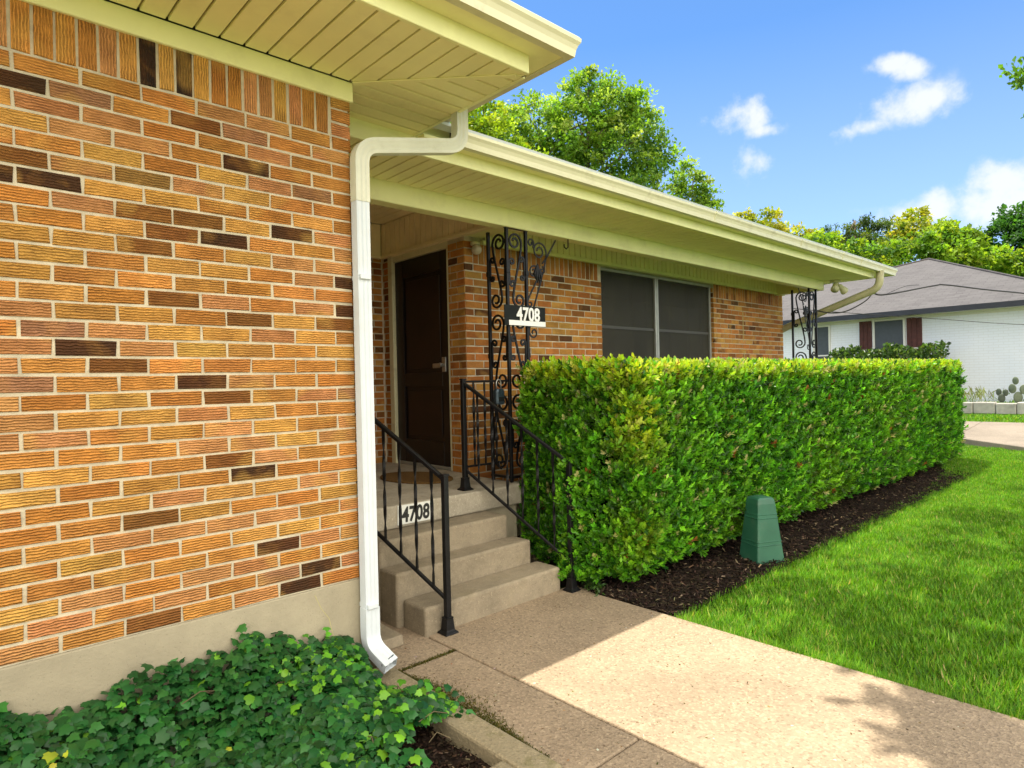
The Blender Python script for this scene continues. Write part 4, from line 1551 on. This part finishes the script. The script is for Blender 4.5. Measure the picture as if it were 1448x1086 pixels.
def ivy_h(x, y):
    d = np.clip((x - 1.62) / -.34, 0, 1)           # falls away at the kerb side
    f = np.clip((y - 1.80) / .20, 0, 1)
    wall = np.clip((y - 2.45) / .39, 0, 1)
    return .04 + (.09 + .215 * wall) * np.sqrt(d) * (.55 + .45 * f) + .03 * np.sin(x * 7 + y * 5) * np.sqrt(d) + .02 * np.sin(x * 13 - y * 11)


def build_ivy():
    n = 19000
    x = -2.6 + 4.34 * RNG.random(n) ** .72
    y = 1.80 + 1.03 * RNG.random(n)
    keep = ~((x > 1.32 - .25 * RNG.random(n)) & (y < 2.06 + .14 * RNG.random(n)))
    keep &= ~((x > 1.56) & (RNG.random(n) < .75)) & (x < 1.70)
    keep &= ~((x > 1.45) & (y < 2.12))
    keep &= ~((x > 1.50) & (y > 2.50))
    x, y = x[keep], y[keep]; n = len(x)
    z = ivy_h(x, y) * (1 - .5 * RNG.random(n) ** 2.2) + .01
    z += (RNG.random(n) < .04) * RNG.random(n) * .07
    pos = np.stack([x, y, z], 1)
    nd = norm(np.stack([RNG.normal(-.12, .32, n), RNG.normal(-.55, .34, n), np.ones(n)], 1))
    a = RNG.random(n) * 6.283
    yd = np.stack([np.cos(a), np.sin(a), -.25 + RNG.normal(0, .15, n)], 1)
    yd[:, 1] -= .5
    sz = .028 + .025 * RNG.random(n)
    col = rand_colors(n, [(.012, .070, .017), (.018, .092, .020), (.028, .125, .024), (.10, .27, .02), (.30, .34, .03)], [.40, .36, .22, .02, .002], .2)
    bright = (x > .95) & (RNG.random(n) < .34 * np.clip((x - .95) / .6, 0, 1))
    col[bright] = rand_colors(int(bright.sum()), [(.07, .25, .018), (.13, .34, .022)], [.6, .4], .2)
    V, F, C = scatter(IVY_T, IVY_F, pos, yd, nd, sz, col, 1.0)
    o = fast_mesh('ivy', V, F, M_ivy, None, C)
    tag(o, 'glossy dark green ivy covering the bed below the brick wall', 'ivy', kind='stuff')
    # runners / stems
    m = MB()
    for q in range(26):
        xx_ = random.uniform(.2, 1.55); yy_ = random.uniform(1.95, 2.8)
        a_ = random.uniform(0, 6.28); L_ = random.uniform(.08, .2)
        h0 = float(ivy_h(np.array([xx_]), np.array([yy_]))[0]) * .9
        m.tube([(xx_, yy_, h0), (xx_ + L_ * .5 * math.cos(a_), yy_ + L_ * .5 * math.sin(a_), h0 + .02), (xx_ + L_ * math.cos(a_), yy_ + L_ * math.sin(a_) * .6, h0 - .01)], .0022, 4)
    tag(m.build('ivy_runners', mat_simple('ivy_stem', (.10, .075, .035), .8)), 'thin brown ivy runners threading through the leaves', 'ivy stem', kind='stuff')


build_ivy()

# moss along the kerb and in the cross joint
n = 5200
t = RNG.random(n)
yy = 1.72 + 1.05 * t
wd = .012 + .06 * np.clip(np.sin((yy - 1.8) * 3.2), 0, 1) ** 1.5
xx = 1.722 + wd * np.abs(RNG.normal(0, .75, n))
n2 = 900
xx2 = 1.73 + .37 * RNG.random(n2); yy2 = 2.77 + RNG.normal(0, .007 + .010 * (2.1 - xx2), n2)
pos = np.concatenate([np.stack([xx, yy, np.full(n, -.001)], 1), np.stack([xx2, yy2, np.full(n2, -.004)], 1)])
nn = len(pos)
V, F, C = scatter(BLADE_T * np.array([.35, 1, 1]), BLADE_F, pos, RNG.normal(0, .7, (nn, 3)) + np.array([0, 0, .8]), RNG.normal(0, 1, (nn, 3)), .006 + .008 * RNG.random(nn),
                  rand_colors(nn, [(.10, .095, .02), (.07, .085, .018), (.16, .13, .04)], [.5, .3, .2], .25))
tag(fast_mesh('moss', V, F, M_grass, None, C), 'olive moss along the kerb and the slab joint', 'moss', kind='stuff')

# ------------------------------------------------------------------ mulch chips
n = 22000
x = 3.36 + 8.6 * RNG.random(n) ** 1.6; y = 2.23 + .75 * RNG.random(n)
pos = np.stack([x, y, -.012 + .018 * RNG.random(n)], 1)
yd = np.stack([RNG.normal(0, 1, n), RNG.normal(0, 1, n), RNG.normal(0, .25, n)], 1)
nd = np.stack([RNG.normal(0, .4, n), RNG.normal(0, .4, n), np.ones(n)], 1)
col = rand_colors(n, [(.018, .012, .009), (.028, .018, .012), (.055, .036, .022), (.20, .15, .09)], [.48, .34, .13, .05], .3)
V, F, C = scatter(np.array([(-.12, 0, 0), (.12, 0, 0), (.14, 1, 0), (-.10, 1, 0), (0, .5, .12)]), np.array([(0, 1, 4), (1, 2, 4), (2, 3, 4), (3, 0, 4)]), pos, yd, nd, .012 + .034 * RNG.random(n), col)
tC = NT('chip_attr'); MCH = tC.end(tC.bsdf(tC.attr('Col'), .9, spec=.15))
tag(fast_mesh('mulch', V, F, MCH, None, C), 'dark bark mulch strip along the foot of the hedge', 'mulch', kind='stuff')
# bare soil crumbs in the ivy bed corner
n = 1400
pos = np.stack([1.15 + .42 * RNG.random(n), 1.8 + .5 * RNG.random(n), -.028 + .012 * RNG.random(n)], 1)
yd = RNG.normal(0, 1, (n, 3)) * np.array([1, 1, .25]); nd = RNG.normal(0, .4, (n, 3)) + np.array([0, 0, 1])
V, F, C = scatter(np.array([(-.2, 0, 0), (.2, 0, 0), (.2, 1, 0), (-.2, 1, 0), (0, .5, .2)]), np.array([(0, 1, 4), (1, 2, 4), (2, 3, 4), (3, 0, 4)]), pos, yd, nd, .008 + .016 * RNG.random(n), rand_colors(n, [(.02, .012, .008), (.04, .024, .015), (.12, .08, .05)], [.5, .4, .1], .3))
tag(fast_mesh('soil_crumbs', V, F, MCH, None, C), 'bare dark soil crumbs in the corner of the ivy bed', 'soil', kind='stuff')
# grit and bits on the walk
n = 420
pos = np.stack([1.75 + 1.57 * RNG.random(n), .6 + 2.4 * RNG.random(n) ** .8, np.full(n, .0005)], 1)
yd = RNG.normal(0, 1, (n, 3)) * np.array([1, 1, .1]); nd = RNG.normal(0, .3, (n, 3)) + np.array([0, 0, 1])
V, F, C = scatter(np.array([(-.3, 0, 0), (.3, 0, 0), (.3, 1, 0), (-.3, 1, 0), (0, .5, .25)]), np.array([(0, 1, 4), (1, 2, 4), (2, 3, 4), (3, 0, 4)]), pos, yd, nd, .004 + .008 * RNG.random(n), rand_colors(n, [(.16, .10, .05), (.5, .45, .36), (.10, .09, .03), (.25, .16, .08)], [.4, .2, .2, .2], .3))
tag(fast_mesh('walk_litter', V, F, MCH, None, C), 'tiny leaf and grit litter scattered on the concrete walk', 'litter', kind='stuff')


# ------------------------------------------------------------------ grass
def lawn_edge(x):
    return np.interp(x, [3.3, 3.6, 9, 11, 12.4, 13, 14.5], [2.20, 2.235, 2.33, 2.56, 2.9, 4.0, 6.0]) + .018 * np.sin(x * 9) + .012 * np.sin(x * 23)


def build_grass():
    Ps = []; Ss = []; Ws = []
    def region(x0, x1, y0, n, hs, wd, yc=None):
        x = x0 + (x1 - x0) * RNG.random(n)
        e = lawn_edge(x) if yc is None else np.full(n, yc)
        y = y0 + (e - y0) * RNG.random(n)
        Ps.append(np.stack([x, y, np.interp(x, TX, TZ) - .045], 1)); Ss.append(hs * (.65 + .6 * RNG.random(n))); Ws.append(np.full(n, wd))
    region(3.335, 4.4, -.6, 34000, 0.042, .0045)
    region(4.4, 6.0, -.4, 46000, 0.042, .0055)
    region(6.0, 8.5, .2, 48000, 0.044, .007)
    region(8.5, 11.0, .5, 36000, 0.045, .010)
    region(11.0, 13.7, .8, 36000, 0.047, .013)
    region(3.34, 9.0, -3.5, 26000, .055, .011)
    region(16.5, 17.7, .5, 9000, .06, .02, 9.0)
    region(18.3, 19.3, .5, 2500, .09, .02, 9.0)
    # longer fringe overhanging the walk and the mulch edge
    n = 3200
    yy_ = -1 + 3.2 * RNG.random(n)
    Ps.append(np.stack([3.335 + .03 * RNG.random(n), yy_, np.full(n, -.04)], 1)); Ss.append(.05 + .03 * RNG.random(n)); Ws.append(np.full(n, .0045))
    P = np.concatenate(Ps); Sz = np.concatenate(Ss); Wd = np.concatenate(Ws)
    n = len(P)
    a = RNG.random(n) * 6.283
    lean = .9 + 1.7 * RNG.random(n)
    clump = np.sin(P[:, 0] * 11 + np.sin(P[:, 1] * 7) * 2) * np.sin(P[:, 1] * 13 + np.sin(P[:, 0] * 5) * 2)
    yd = np.stack([np.cos(a) * lean + clump * .25, np.sin(a) * lean - clump * .2, np.ones(n)], 1)
    nd = np.stack([-np.cos(a), -np.sin(a), np.full(n, .2)], 1)
    Sz = Sz * (1 + .18 * clump)
    col = rand_colors(n, [(.075, .215, .010), (.115, .28, .013), (.17, .34, .018), (.30, .36, .07), (.34, .29, .11)], [.36, .34, .22, .06, .02], .18)
    col *= (1 + .14 * clump)[:, None]
    # template is scaled per-instance in length; width via separate factor
    y = norm(yd); x = norm(np.cross(y, nd)); z = np.cross(x, y)
    Tn = BLADE_T[None]
    V = P[:, None] + Tn[..., 0:1] * (x * Wd[:, None])[:, None] + Tn[..., 1:2] * (y * Sz[:, None])[:, None] + Tn[..., 2:3] * (z * Sz[:, None])[:, None]
    F = BLADE_F[None] + (np.arange(n) * 5)[:, None, None]
    C = np.repeat(np.clip(col, .003, 1), 5, axis=0)
    tag(fast_mesh('grass', V.reshape(-1, 3), F.reshape(-1, 3), M_grass, None, C), 'mown green lawn grass with dappled sun', 'grass', kind='stuff')


build_grass()

# ------------------------------------------------------------------ driveway
d = MB()
near = [(10.6, -3.2), (13.36, 1.9), (14.15, 3.14), (14.9, 4.6), (15.2, 12.0)]
farx = 16.45
vb, vt = [], []
for (x, y) in near:
    vt.append((x, y, T(x) + .045))
top = [(x, y, T(x) + .05) for x, y in near] + [(farx, y, T(farx) + .02) for x, y in near[::-1]]
for i in range(len(near) - 1):
    (xa, ya), (xb, yb) = near[i], near[i + 1]
    d.hexa([(xa, ya, T(xa) - .12), (farx, ya, T(farx) - .12), (farx, yb - .008, T(farx) - .12), (xb, yb - .008, T(xb) - .12)],
           [(xa, ya, T(xa) + .05), (farx, ya, T(farx) + .02), (farx, yb - .008, T(farx) + .02), (xb, yb - .008, T(xb) + .05)])
tag(d.build('driveway', M_drive, bevel=.01), kind='structure')

# ------------------------------------------------------------------ white neighbouring house
NX = 19.5
NH = thing('white_brick_house', (NX, 6, .7), 'white painted brick house with taupe hip roof beyond the driveway', 'house')
w = MB().box(NX, NX + 9, -4.0, 13.6, .5, 3.02)
w.build('wall', M_nbrick, NH, uvs=lambda p: (p[1] if p[0] < NX + .1 else p[0], p[2]))
EX = 18.85
AP = (24.6, 6.05, 5.22)
ya, yb = 1.2, 14.6
rf = MB()
rb = (EX + 14, ya), (EX + 14, yb)
zE = 3.10
rf.add([(EX, ya - 6.0, zE), (EX, yb, zE), AP, (EX + 14, yb, zE), (EX + 14, ya - 6.0, zE), (24.6 + 4, 6.05, 5.22)],
       [(0, 2, 1), (1, 2, 5, 3), (0, 4, 5, 2), (3, 5, 4), (0, 1, 3, 4)])
rf.v[0] = (EX, 1.55, zE); rf.v[4] = (EX + 14, 1.55, zE)
roof = rf.build('roof', M_shingle, NH, uvs=lambda p: (p[1], p[0] * 1.05 + p[2] * .4))
rcap = MB()
for (Q) in ((EX, 1.55, zE), (EX, yb, zE)):
    A_ = Vector(AP); B_ = Vector(Q)
    rcap.tube([A_ + Vector((0, 0, .01)), B_ + Vector((0, 0, .012))], .035, 6)
rcap.build('hip_cap', M_shingle, roof)
fa = MB().box(EX - .02, EX + .12, 1.5, yb, 2.965, zE - .003)
fa.build('fascia', M_navy, NH)
MB().box(EX + .122, NX, 1.5, yb, 2.99, 3.0).build('soffit', M_plate, NH)
MB().box(NX - .025, NX - .001, 1.6, 13.5, 2.90, 2.989).build('frieze', M_plate, NH)


def nwin(y0, y1, z0, z1, rail=None):
    fr_ = MB()
    fr_.box(NX - .05, NX - .002, y0 - .05, y0, z0 - .05, z1 + .05); fr_.box(NX - .05, NX - .002, y1, y1 + .05, z0 - .05, z1 + .05)
    fr_.box(NX - .05, NX - .002, y0 + .001, y1 - .001, z1, z1 + .05); fr_.box(NX - .05, NX - .002, y0 + .001, y1 - .001, z0 - .05, z0)
    o = fr_.build('window', M_plate, NH)
    MB().box(NX - .02, NX - .003, y0, y1, z0, z1).build('pane', M_screen2, o)
    if rail: MB().box(NX - .045, NX - .021, y0, y1, rail - .02, rail + .02).build('rail', M_plate, o)
    return o


nwin(5.42, 6.12, 1.45, 2.90, 2.10)
nwin(7.35, 7.75, 1.75, 2.86, 2.02)
for (a, c) in ((4.98, 5.34), (6.2, 6.52)):
    m = MB()
    for q in range(3):
        y0 = a + (c - a) * q / 3
        m.box(NX - .04, NX - .003, y0, y0 + (c - a) / 3 - .006, 1.45, 2.93)
    sh = m.build('shutter', M_shutter, NH, bevel=.003)
    MB().box(NX - .055, NX - .041, a, c - .006, 2.09, 2.13).build('batten', M_plate, sh)

# low limestone planter wall
pw = thing('stone_planter_wall', (17.95, 4, .45), 'low weathered limestone block edging before the white house', 'wall')
m = MB(); y = .3
while y < 9.0:
    L_ = random.uniform(.35, .62)
    m.box(17.85 + random.uniform(-.02, .02), 18.15, y, y + L_ - .012, .40, .735 + random.uniform(-.02, .02))
    y += L_
m.build('blocks', M_stone, pw, bevel=.02, seg=2)


# small planting behind the stones
def shoots(name, label, cat, base, n, h, cols, spread=.12, leaf=.05, wdt=.3, group=None):
    ax = norm(np.stack([RNG.normal(0, .35, n), RNG.normal(0, .35, n), np.ones(n)], 1))
    pos = np.array(base)[None] + RNG.normal(0, spread, (n, 3)) * np.array([1, 1, 0]) + ax * (RNG.random((n, 1)) * h * .7)
    V, F, C = scatter(LEAF_T, LEAF_F, pos, ax + RNG.normal(0, .4, (n, 3)), RNG.normal(0, 1, (n, 3)) + np.array([-.5, -.5, .3]), leaf * (.7 + .6 * RNG.random(n)), rand_colors(n, cols, [1] * len(cols)), wdt * 2)
    o = fast_mesh(name, V, F, M_hedge, None, C)
    return tag(o, label, cat, group)


GR = [(.06, .12, .03), (.10, .17, .05), (.14, .18, .07)]
shoots('grass_tuft', 'pale wispy grass tuft behind the stone edging, nearest the hedge end', 'plant', (18.3, 3.65, .72), 90, .35, [(.3, .32, .12), (.2, .26, .08)], .22, .22, .05)
shoots('leafy_weed', 'thin leafy weed behind the stone edging, close to the hedge end', 'plant', (18.3, 3.95, .72), 40, .4, GR, .10, .10, .3)
for i, (y, z_, lab) in enumerate(((3.10, .72, 'small dark prickly pear with two stubby pads on the stone edging'), (2.80, .72, 'larger prickly pear with round upright pads near the right picture edge'))):
    root = thing('prickly_pear', (18.25, y, z_), lab, 'cactus')
    mc = mat_simple('cactus_skin_%s' % ('a' if i == 0 else 'b'), (.12, .15, .09) if i else (.06, .08, .05), .6, .15, 20)
    pads = [(0, 0, .10, .07, .10), (.05, .06, .24, .06, .085), (-.02, -.08, .23, .055, .08)] if i == 0 else [(0, 0, .12, .09, .13), (.0, .10, .32, .085, .11), (.02, -.10, .30, .08, .11), (.0, .04, .50, .07, .09), (.02, -.18, .42, .06, .08)]
    for (dx, dy, dz, rw, rh) in pads:
        bmx = bmesh.new(); bmesh.ops.create_uvsphere(bmx, u_segments=14, v_segments=10, radius=1)
        ang = random.uniform(-.5, .5)
        for v in bmx.verts:
            c0 = v.co.copy()
            yy_ = c0.y * rw; xx_ = c0.x * .022; zz_ = c0.z * rh
            v.co = (dx + xx_ * math.cos(ang) - yy_ * math.sin(ang), dy + xx_ * math.sin(ang) + yy_ * math.cos(ang), dz + zz_)
        me = bpy.data.meshes.new('pad'); bmx.to_mesh(me); bmx.free()
        for p_ in me.polygons: p_.use_smooth = True
        me.materials.append(mc)
        ob = bpy.data.objects.new('pad', me); COL.objects.link(ob); ob.parent = root
shoots('green_shrub', 'leafy green shrub beside the larger prickly pear at the right edge', 'shrub', (18.35, 2.45, .72), 160, .35, [(.03, .08, .03), (.05, .12, .03)], .16, .07, .3)

# rounded shrub row in front of the white house windows
n = 5200
th = RNG.random(n) * 6.283
yy = 4.3 + 2.75 * RNG.random(n)
rr = .55 + .25 * RNG.random(n)
zc = np.clip(RNG.random(n), 0, 1)
pos = np.stack([18.75 + .42 * np.cos(th) * rr, yy, .72 + (1.38 + .07 * np.sin(yy * 6) + .05 * np.sin(yy * 15)) * zc ** .5], 1)
V, F, C = scatter(QUAD_T, QUAD_F, pos, RNG.normal(0, .6, (n, 3)) + np.array([-.2, 0, .8]), RNG.normal(0, .7, (n, 3)) + np.array([-.6, -.3, .5]), .07 + .05 * RNG.random(n),
                  rand_colors(n, [(.035, .085, .014), (.06, .13, .02), (.11, .19, .03), (.02, .05, .015)], [.3, .3, .25, .15], .2), 1.1)
sr = thing('shrub', (18.75, 5.7, .7), 'bushy green shrub row under the white house window', 'shrub')
fast_mesh('foliage', V, F, M_hedge, sr, C)
MB().box(18.6, 18.95, 4.5, 6.9, .72, 1.75).build('twig_core', M_twig, sr)

# ------------------------------------------------------------------ service cables at the eave end


def cable(name, label, pts, r, n=14):
    P = [Vector(p) for p in pts]
    out = []
    for i in range(len(P) - 1):
        p0 = P[max(0, i - 1)]; p1 = P[i]; p2 = P[i + 1]; p3 = P[min(len(P) - 1, i + 2)]
        for k_ in range(n):
            t = k_ / n
            out.append(.5 * ((2 * p1) + (p2 - p0) * t + (2 * p0 - 5 * p1 + 4 * p2 - p3) * t * t + (3 * p1 - p0 - 3 * p2 + p3) * t ** 3))
    out.append(P[-1])
    return tag(MB().tube(out, r, 6).build(name, M_cable, smooth=True), label, 'cable')


cable('power_cable', 'thick black service cable sagging from the eave end across the grey roof', [(10.32, 3.32, 2.72), (10.36, 3.25, 2.64), (10.52, 3.12, 2.625), (11.4, 2.75, 2.78), (11.7, 2.62, 2.80), (13.0, 2.1, 2.74), (16.0, 1.0, 2.72), (24, -2.0, 3.2)], .011)
cable('drip_loop_cable', 'black cable loop drooping under the eave downspout', [(10.34, 3.27, 2.645), (10.2, 3.33, 2.52), (9.95, 3.5, 2.38), (9.75, 3.65, 2.355), (9.62, 3.8, 2.40)], .009)
cable('phone_cable', 'thin grey-black phone cable running low across the white wall', [(9.98, 4.30, 2.5), (10.3, 3.7, 2.40), (12.0, 2.9, 2.32), (15, 1.7, 2.24), (22, -1.0, 2.3)], .005)
cable('upper_wire', 'short thin wire rising from the eave end to the cable', [(10.50, 3.13, 2.63), (10.9, 3.0, 2.76), (11.25, 2.9, 2.80)], .004)

# ------------------------------------------------------------------ trees


def tree(name, label, base, trunk, lobes, nleaf, lsize, cols, wts, seed, clus=.42, branch=True, width=1.0, droop=0., cat='tree', twig_r=1.0):
    """base (x,y,z); trunk [points with radius]; lobes [(x,y,z,r,(rz))]"""
    rs = np.random.default_rng(seed)
    root = thing(name, base, label, cat)
    tb = MB()
    tp = [(x, y, z) for x, y, z, r in trunk]; tr_ = [r for *_, r in trunk]
    tb.tube(tp, tr_, 9)
    rd = random.Random(seed)
    for (x, y, z, r, rz) in lobes:
        # limb from a point of the trunk to the lobe, with twigs inside it
        i = max(0, len(tp) - 1 - rd.randint(0, max(0, len(tp) - 2)))
        s0 = Vector(tp[i]); e0 = Vector((x, y, z))
        mid = (s0 + e0) / 2 + Vector((rd.uniform(-.3, .3), rd.uniform(-.3, .3), -.25 * r))
        r0 = min(tr_[i] * .6, .05 + .035 * r) * twig_r
        tb.tube([s0, (s0 + mid) / 2, mid, (mid + e0) / 2, e0], [r0, r0 * .85, r0 * .7, r0 * .5, r0 * .3], 6)
        for q in range(7):
            dv = Vector((rd.gauss(0, 1), rd.gauss(0, 1), rd.gauss(.3, .8))).normalized() * r * rd.uniform(.55, .95)
            st_ = mid.lerp(e0, rd.uniform(.3, 1))
            tb.tube([st_, st_ + dv * .5 + Vector((0, 0, .05)), st_ + dv], [r0 * .35, r0 * .22, r0 * .1], 5)
    tb.build('trunk', M_bark, root, smooth=True)
    vol = np.array([r ** 2 for *_, r, rz in lobes]); vol = vol / vol.sum()
    per = 46
    nc = max(1, nleaf // per)
    li = rs.choice(len(lobes), nc, p=vol)
    L_ = np.array(lobes)[li]
    dirs = norm(rs.normal(0, 1, (nc, 3)))
    rad = (.35 + .65 * rs.random(nc) ** .55)
    cen = L_[:, :3] + dirs * rad[:, None] * np.stack([L_[:, 3], L_[:, 3], L_[:, 4]], 1)
    cr = clus * (.6 + .8 * rs.random(nc))
    ccol = rand_colors(nc, cols, wts, .16)
    n = nc * per
    P = np.repeat(cen, per, 0) + norm(rs.normal(0, 1, (n, 3))) * (rs.random((n, 1)) ** .5) * np.repeat(cr, per)[:, None] * np.array([1, 1, .62])
    out = np.repeat(dirs, per, 0)
    yd = rs.normal(0, .8, (n, 3)) + out * .5 + np.array([0, 0, -droop])
    nd = rs.normal(0, .55, (n, 3)) + np.array([0, 0, 1.0]) + out * .4
    C0 = np.repeat(ccol, per, 0) * (1 + rs.normal(0, .14, (n, 1)))
    V, F, C = scatter(QUAD_T, QUAD_F, P, yd, nd, lsize * (.7 + .6 * rs.random(n)), np.clip(C0, .003, 1), width)
    fast_mesh('crown', V, F, M_tree, root, C)
    return root


MID = [(.075, .17, .026), (.11, .22, .03), (.045, .11, .02), (.17, .28, .045)]
tree('shade_tree', 'tall green tree rising behind the porch roof, its crown open with pale twigs', (18.4, 15.8, 0),
     [(18.4, 15.8, 0, .30), (18.3, 15.9, 3.5, .26), (18.3, 15.8, 6.5, .20), (18.5, 15.6, 9, .13), (18.6, 15.5, 11.2, .06)],
     [(18.36, 15.75, 11.0, 1.6, 1.5), (17.2, 16.8, 11.1, 1.2, 1.2), (19.5, 14.7, 10.2, 1.5, 1.4), (17.9, 16.1, 9.2, 1.5, 1.2), (18.6, 15.5, 12.4, .9, .9), (19.9, 14.3, 11.6, .8, .8), (16.0, 17.9, 10.5, 1.6, 1.5), (19.6, 14.5, 8.5, 1.2, 1.1), (20.4, 13.9, 9.9, .9, .9), (18.0, 15.9, 7.6, 1.4, 1.0), (20.1, 14.2, 10.9, .9, .9), (19.2, 15.0, 11.9, 1.0, .9)],
     34000, .155, [(.13, .26, .035), (.19, .33, .04), (.08, .17, .03), (.30, .42, .09)], [.33, .33, .16, .18], 3, .42)
tree('lime_tree', 'bright lime green tree close behind the gutter corner', (11.4, 12.9, 0),
     [(11.4, 12.9, 0, .16), (11.3, 12.8, 3.5, .12), (11.3, 12.8, 6.5, .07)],
     [(11.2, 12.8, 7.5, 1.0, .9), (11.8, 12.2, 7.1, .65, .6), (11.1, 12.9, 8.5, .65, .7), (12.3, 12.0, 6.6, .6, .5), (10.7, 13.2, 7.6, .8, .9)],
     11000, .12, [(.22, .34, .02), (.28, .38, .025), (.14, .26, .022)], [.4, .35, .25], 4, .30)
tree('sapling_tree', 'small light green tree top showing above the gutter, right of the tall tree', (19.5, 12.0, 0),
     [(19.5, 12.0, 0, .12), (19.5, 12.0, 4, .09), (19.5, 11.95, 7.5, .05)],
     [(19.67, 11.8, 8.3, .68, .65), (19.15, 12.2, 7.7, .5, .5), (20.1, 11.5, 7.7, .5, .45), (19.9, 11.6, 7.1, .7, .5)],
     4200, .13, [(.18, .32, .04), (.13, .26, .035), (.26, .38, .06)], [.4, .35, .25], 5, .28)
YEL = [(.30, .33, .03), (.37, .36, .04), (.20, .28, .03)]
tree('golden_tree', 'yellow green tree far behind the gutter, left of the dark cedar', (44.5, 20.3, 0),
     [(44.5, 20.3, 0, .3), (44.5, 20.3, 6, .22), (44.5, 20.3, 10, .1)],
     [(44.0, 20.6, 12.3, 1.15, 1.0), (45.3, 19.4, 11.2, 1.4, 1.0), (42.8, 21.8, 12.6, .7, .5), (46.3, 18.5, 10.6, 1.4, 1.0), (43.6, 20.6, 10.6, 1.5, 1.0)],
     7500, .25, YEL, [.4, .35, .25], 6, .5)
tree('cedar_tree', 'dark cedar with layered branches behind the grey hip roof', (45.2, 15.4, 0),
     [(45.2, 15.4, 0, .3), (45.2, 15.4, 6, .22), (45.3, 15.3, 11.6, .06)],
     [(45.5, 15.1, 11.4, .9, .35), (44.4, 16.2, 11.0, .9, .3), (46.4, 14.2, 11.1, 1.0, .35), (45.2, 15.4, 10.3, 1.7, .4), (46.0, 14.6, 9.7, 2.0, .5), (44.2, 16.4, 9.6, 1.3, .5)],
     7500, .22, [(.05, .10, .02), (.09, .14, .024), (.03, .06, .016)], [.4, .3, .3], 7, .42, width=.6)
tree('golden_tree', 'yellow green tree behind the grey hip roof, right of the dark cedar', (53.0, 13.4, 0),
     [(53.0, 13.4, 0, .3), (53.0, 13.4, 6, .22), (53.0, 13.4, 11, .1)],
     [(52.7, 13.9, 12.0, 1.4, 1.2), (53.8, 12.9, 10.6, 1.5, 1.1), (52.3, 14.6, 10.8, 1.5, 1.1), (55.0, 11.6, 10.4, 1.5, 1.2)],
     6500, .28, YEL, [.4, .3, .3], 8, .55)
LIM = [(.17, .30, .025), (.23, .34, .03), (.11, .23, .028), (.075, .17, .035)]
tree('round_tree', 'bright green rounded tree crown just behind the left slope of the grey roof', (40.5, 14.2, 0),
     [(40.5, 14.2, 0, .25), (40.5, 14.2, 5, .18), (40.5, 14.2, 8, .08)],
     [(40.7, 14.1, 8.4, 1.3, 1.0), (42.3, 12.7, 8.5, 1.4, 1.0), (39.5, 15.3, 8.9, 1.2, 1.0), (41.4, 13.4, 7.4, 1.7, 1.0), (38.7, 16.0, 8.6, 1.0, 1.0)],
     10000, .24, LIM, [.3, .3, .25, .15], 9, .5)
tree('round_tree', 'bright green rounded tree crown behind the peak and right slope of the grey roof', (43.0, 9.2, 0),
     [(43.0, 9.2, 0, .25), (43.0, 9.2, 5, .18), (43.0, 9.2, 8, .08)],
     [(43.0, 9.4, 8.2, 1.4, 1.0), (44.2, 8.2, 7.5, 1.3, .9), (42.6, 10.8, 8.6, 1.4, 1.1), (43.5, 9.9, 9.3, 1.0, .9), (43.8, 9.0, 8.9, .9, .7)],
     9500, .25, LIM, [.35, .3, .25, .1], 10, .5)
tree('dark_tree', 'dense dark green tree at the right picture edge behind the roof', (50.0, 7.6, 0),
     [(50.0, 7.6, 0, .4), (50.0, 7.6, 5, .3), (50.2, 7.6, 9, .15)],
     [(50.1, 8.1, 9.6, 1.7, 1.5), (51.0, 7.2, 10.7, 1.6, 1.3), (50.6, 6.2, 9.5, 2.0, 1.6), (49.6, 8.8, 8.0, 1.5, 1.2), (51.0, 5.0, 10.6, 1.8, 1.5), (49.8, 6.5, 7.4, 1.8, 1.3)],
     12000, .28, [(.045, .14, .024), (.07, .19, .028), (.025, .08, .018)], [.4, .35, .25], 11, .55)
tree('lawn_tree', 'bright green small tree at the right picture edge, before the dark tree', (43.5, 5.8, 0),
     [(43.5, 5.8, 0, .2), (43.5, 5.8, 4, .15), (43.5, 5.8, 7, .06)],
     [(43.6, 5.9, 7.1, 1.0, .9), (43.9, 5.2, 6.6, 1.2, 1.0), (43.6, 5.0, 7.8, .9, .9)],
     5500, .22, LIM, [.35, .35, .2, .1], 12, .42)
# street tree whose crown hangs over the lawn: it throws the dappled shade, one spray reaches the picture's right edge
lob = []
rs_ = random.Random(21)
for (x, y, z, r) in ((5.0, 2.9, 6.6, 1.3), (6.6, 2.6, 7.6, 1.5), (8.4, 2.9, 8.8, 1.6), (10.3, 2.9, 10.0, 1.7), (12.3, 2.8, 11.2, 1.8),
                     (5.6, 1.2, 6.6, 1.3), (7.6, 1.0, 8.0, 1.6), (9.8, 1.1, 9.4, 1.7), (12.0, 1.0, 10.6, 1.8), 
                     (8.0, -1.5, 8.5, 1.8), (11.0, -2.0, 10.0, 2.0), (3.9, 2.1, 6.0, .75)):
    lob.append((x, y, z, r * .74, r * .42))
lob.append((17.95, 2.45, 8.05, .30, .22)); lob.append((17.9, 2.35, 7.2, .22, .2)); lob.append((18.2, 1.6, 8.4, .8, .6))
tree('street_tree', 'tall street tree at the right picture edge, its leafy spray entering the sky', (11.5, -4.5, 0),
     [(11.5, -4.5, 0, .34), (11.4, -4.3, 3, .30), (11.2, -3.6, 6, .24), (11.0, -2.4, 8.4, .17), (11.0, -.6, 9.4, .10)],
     lob, 21000, .15, MID, [.33, .33, .2, .14], 13, .36)
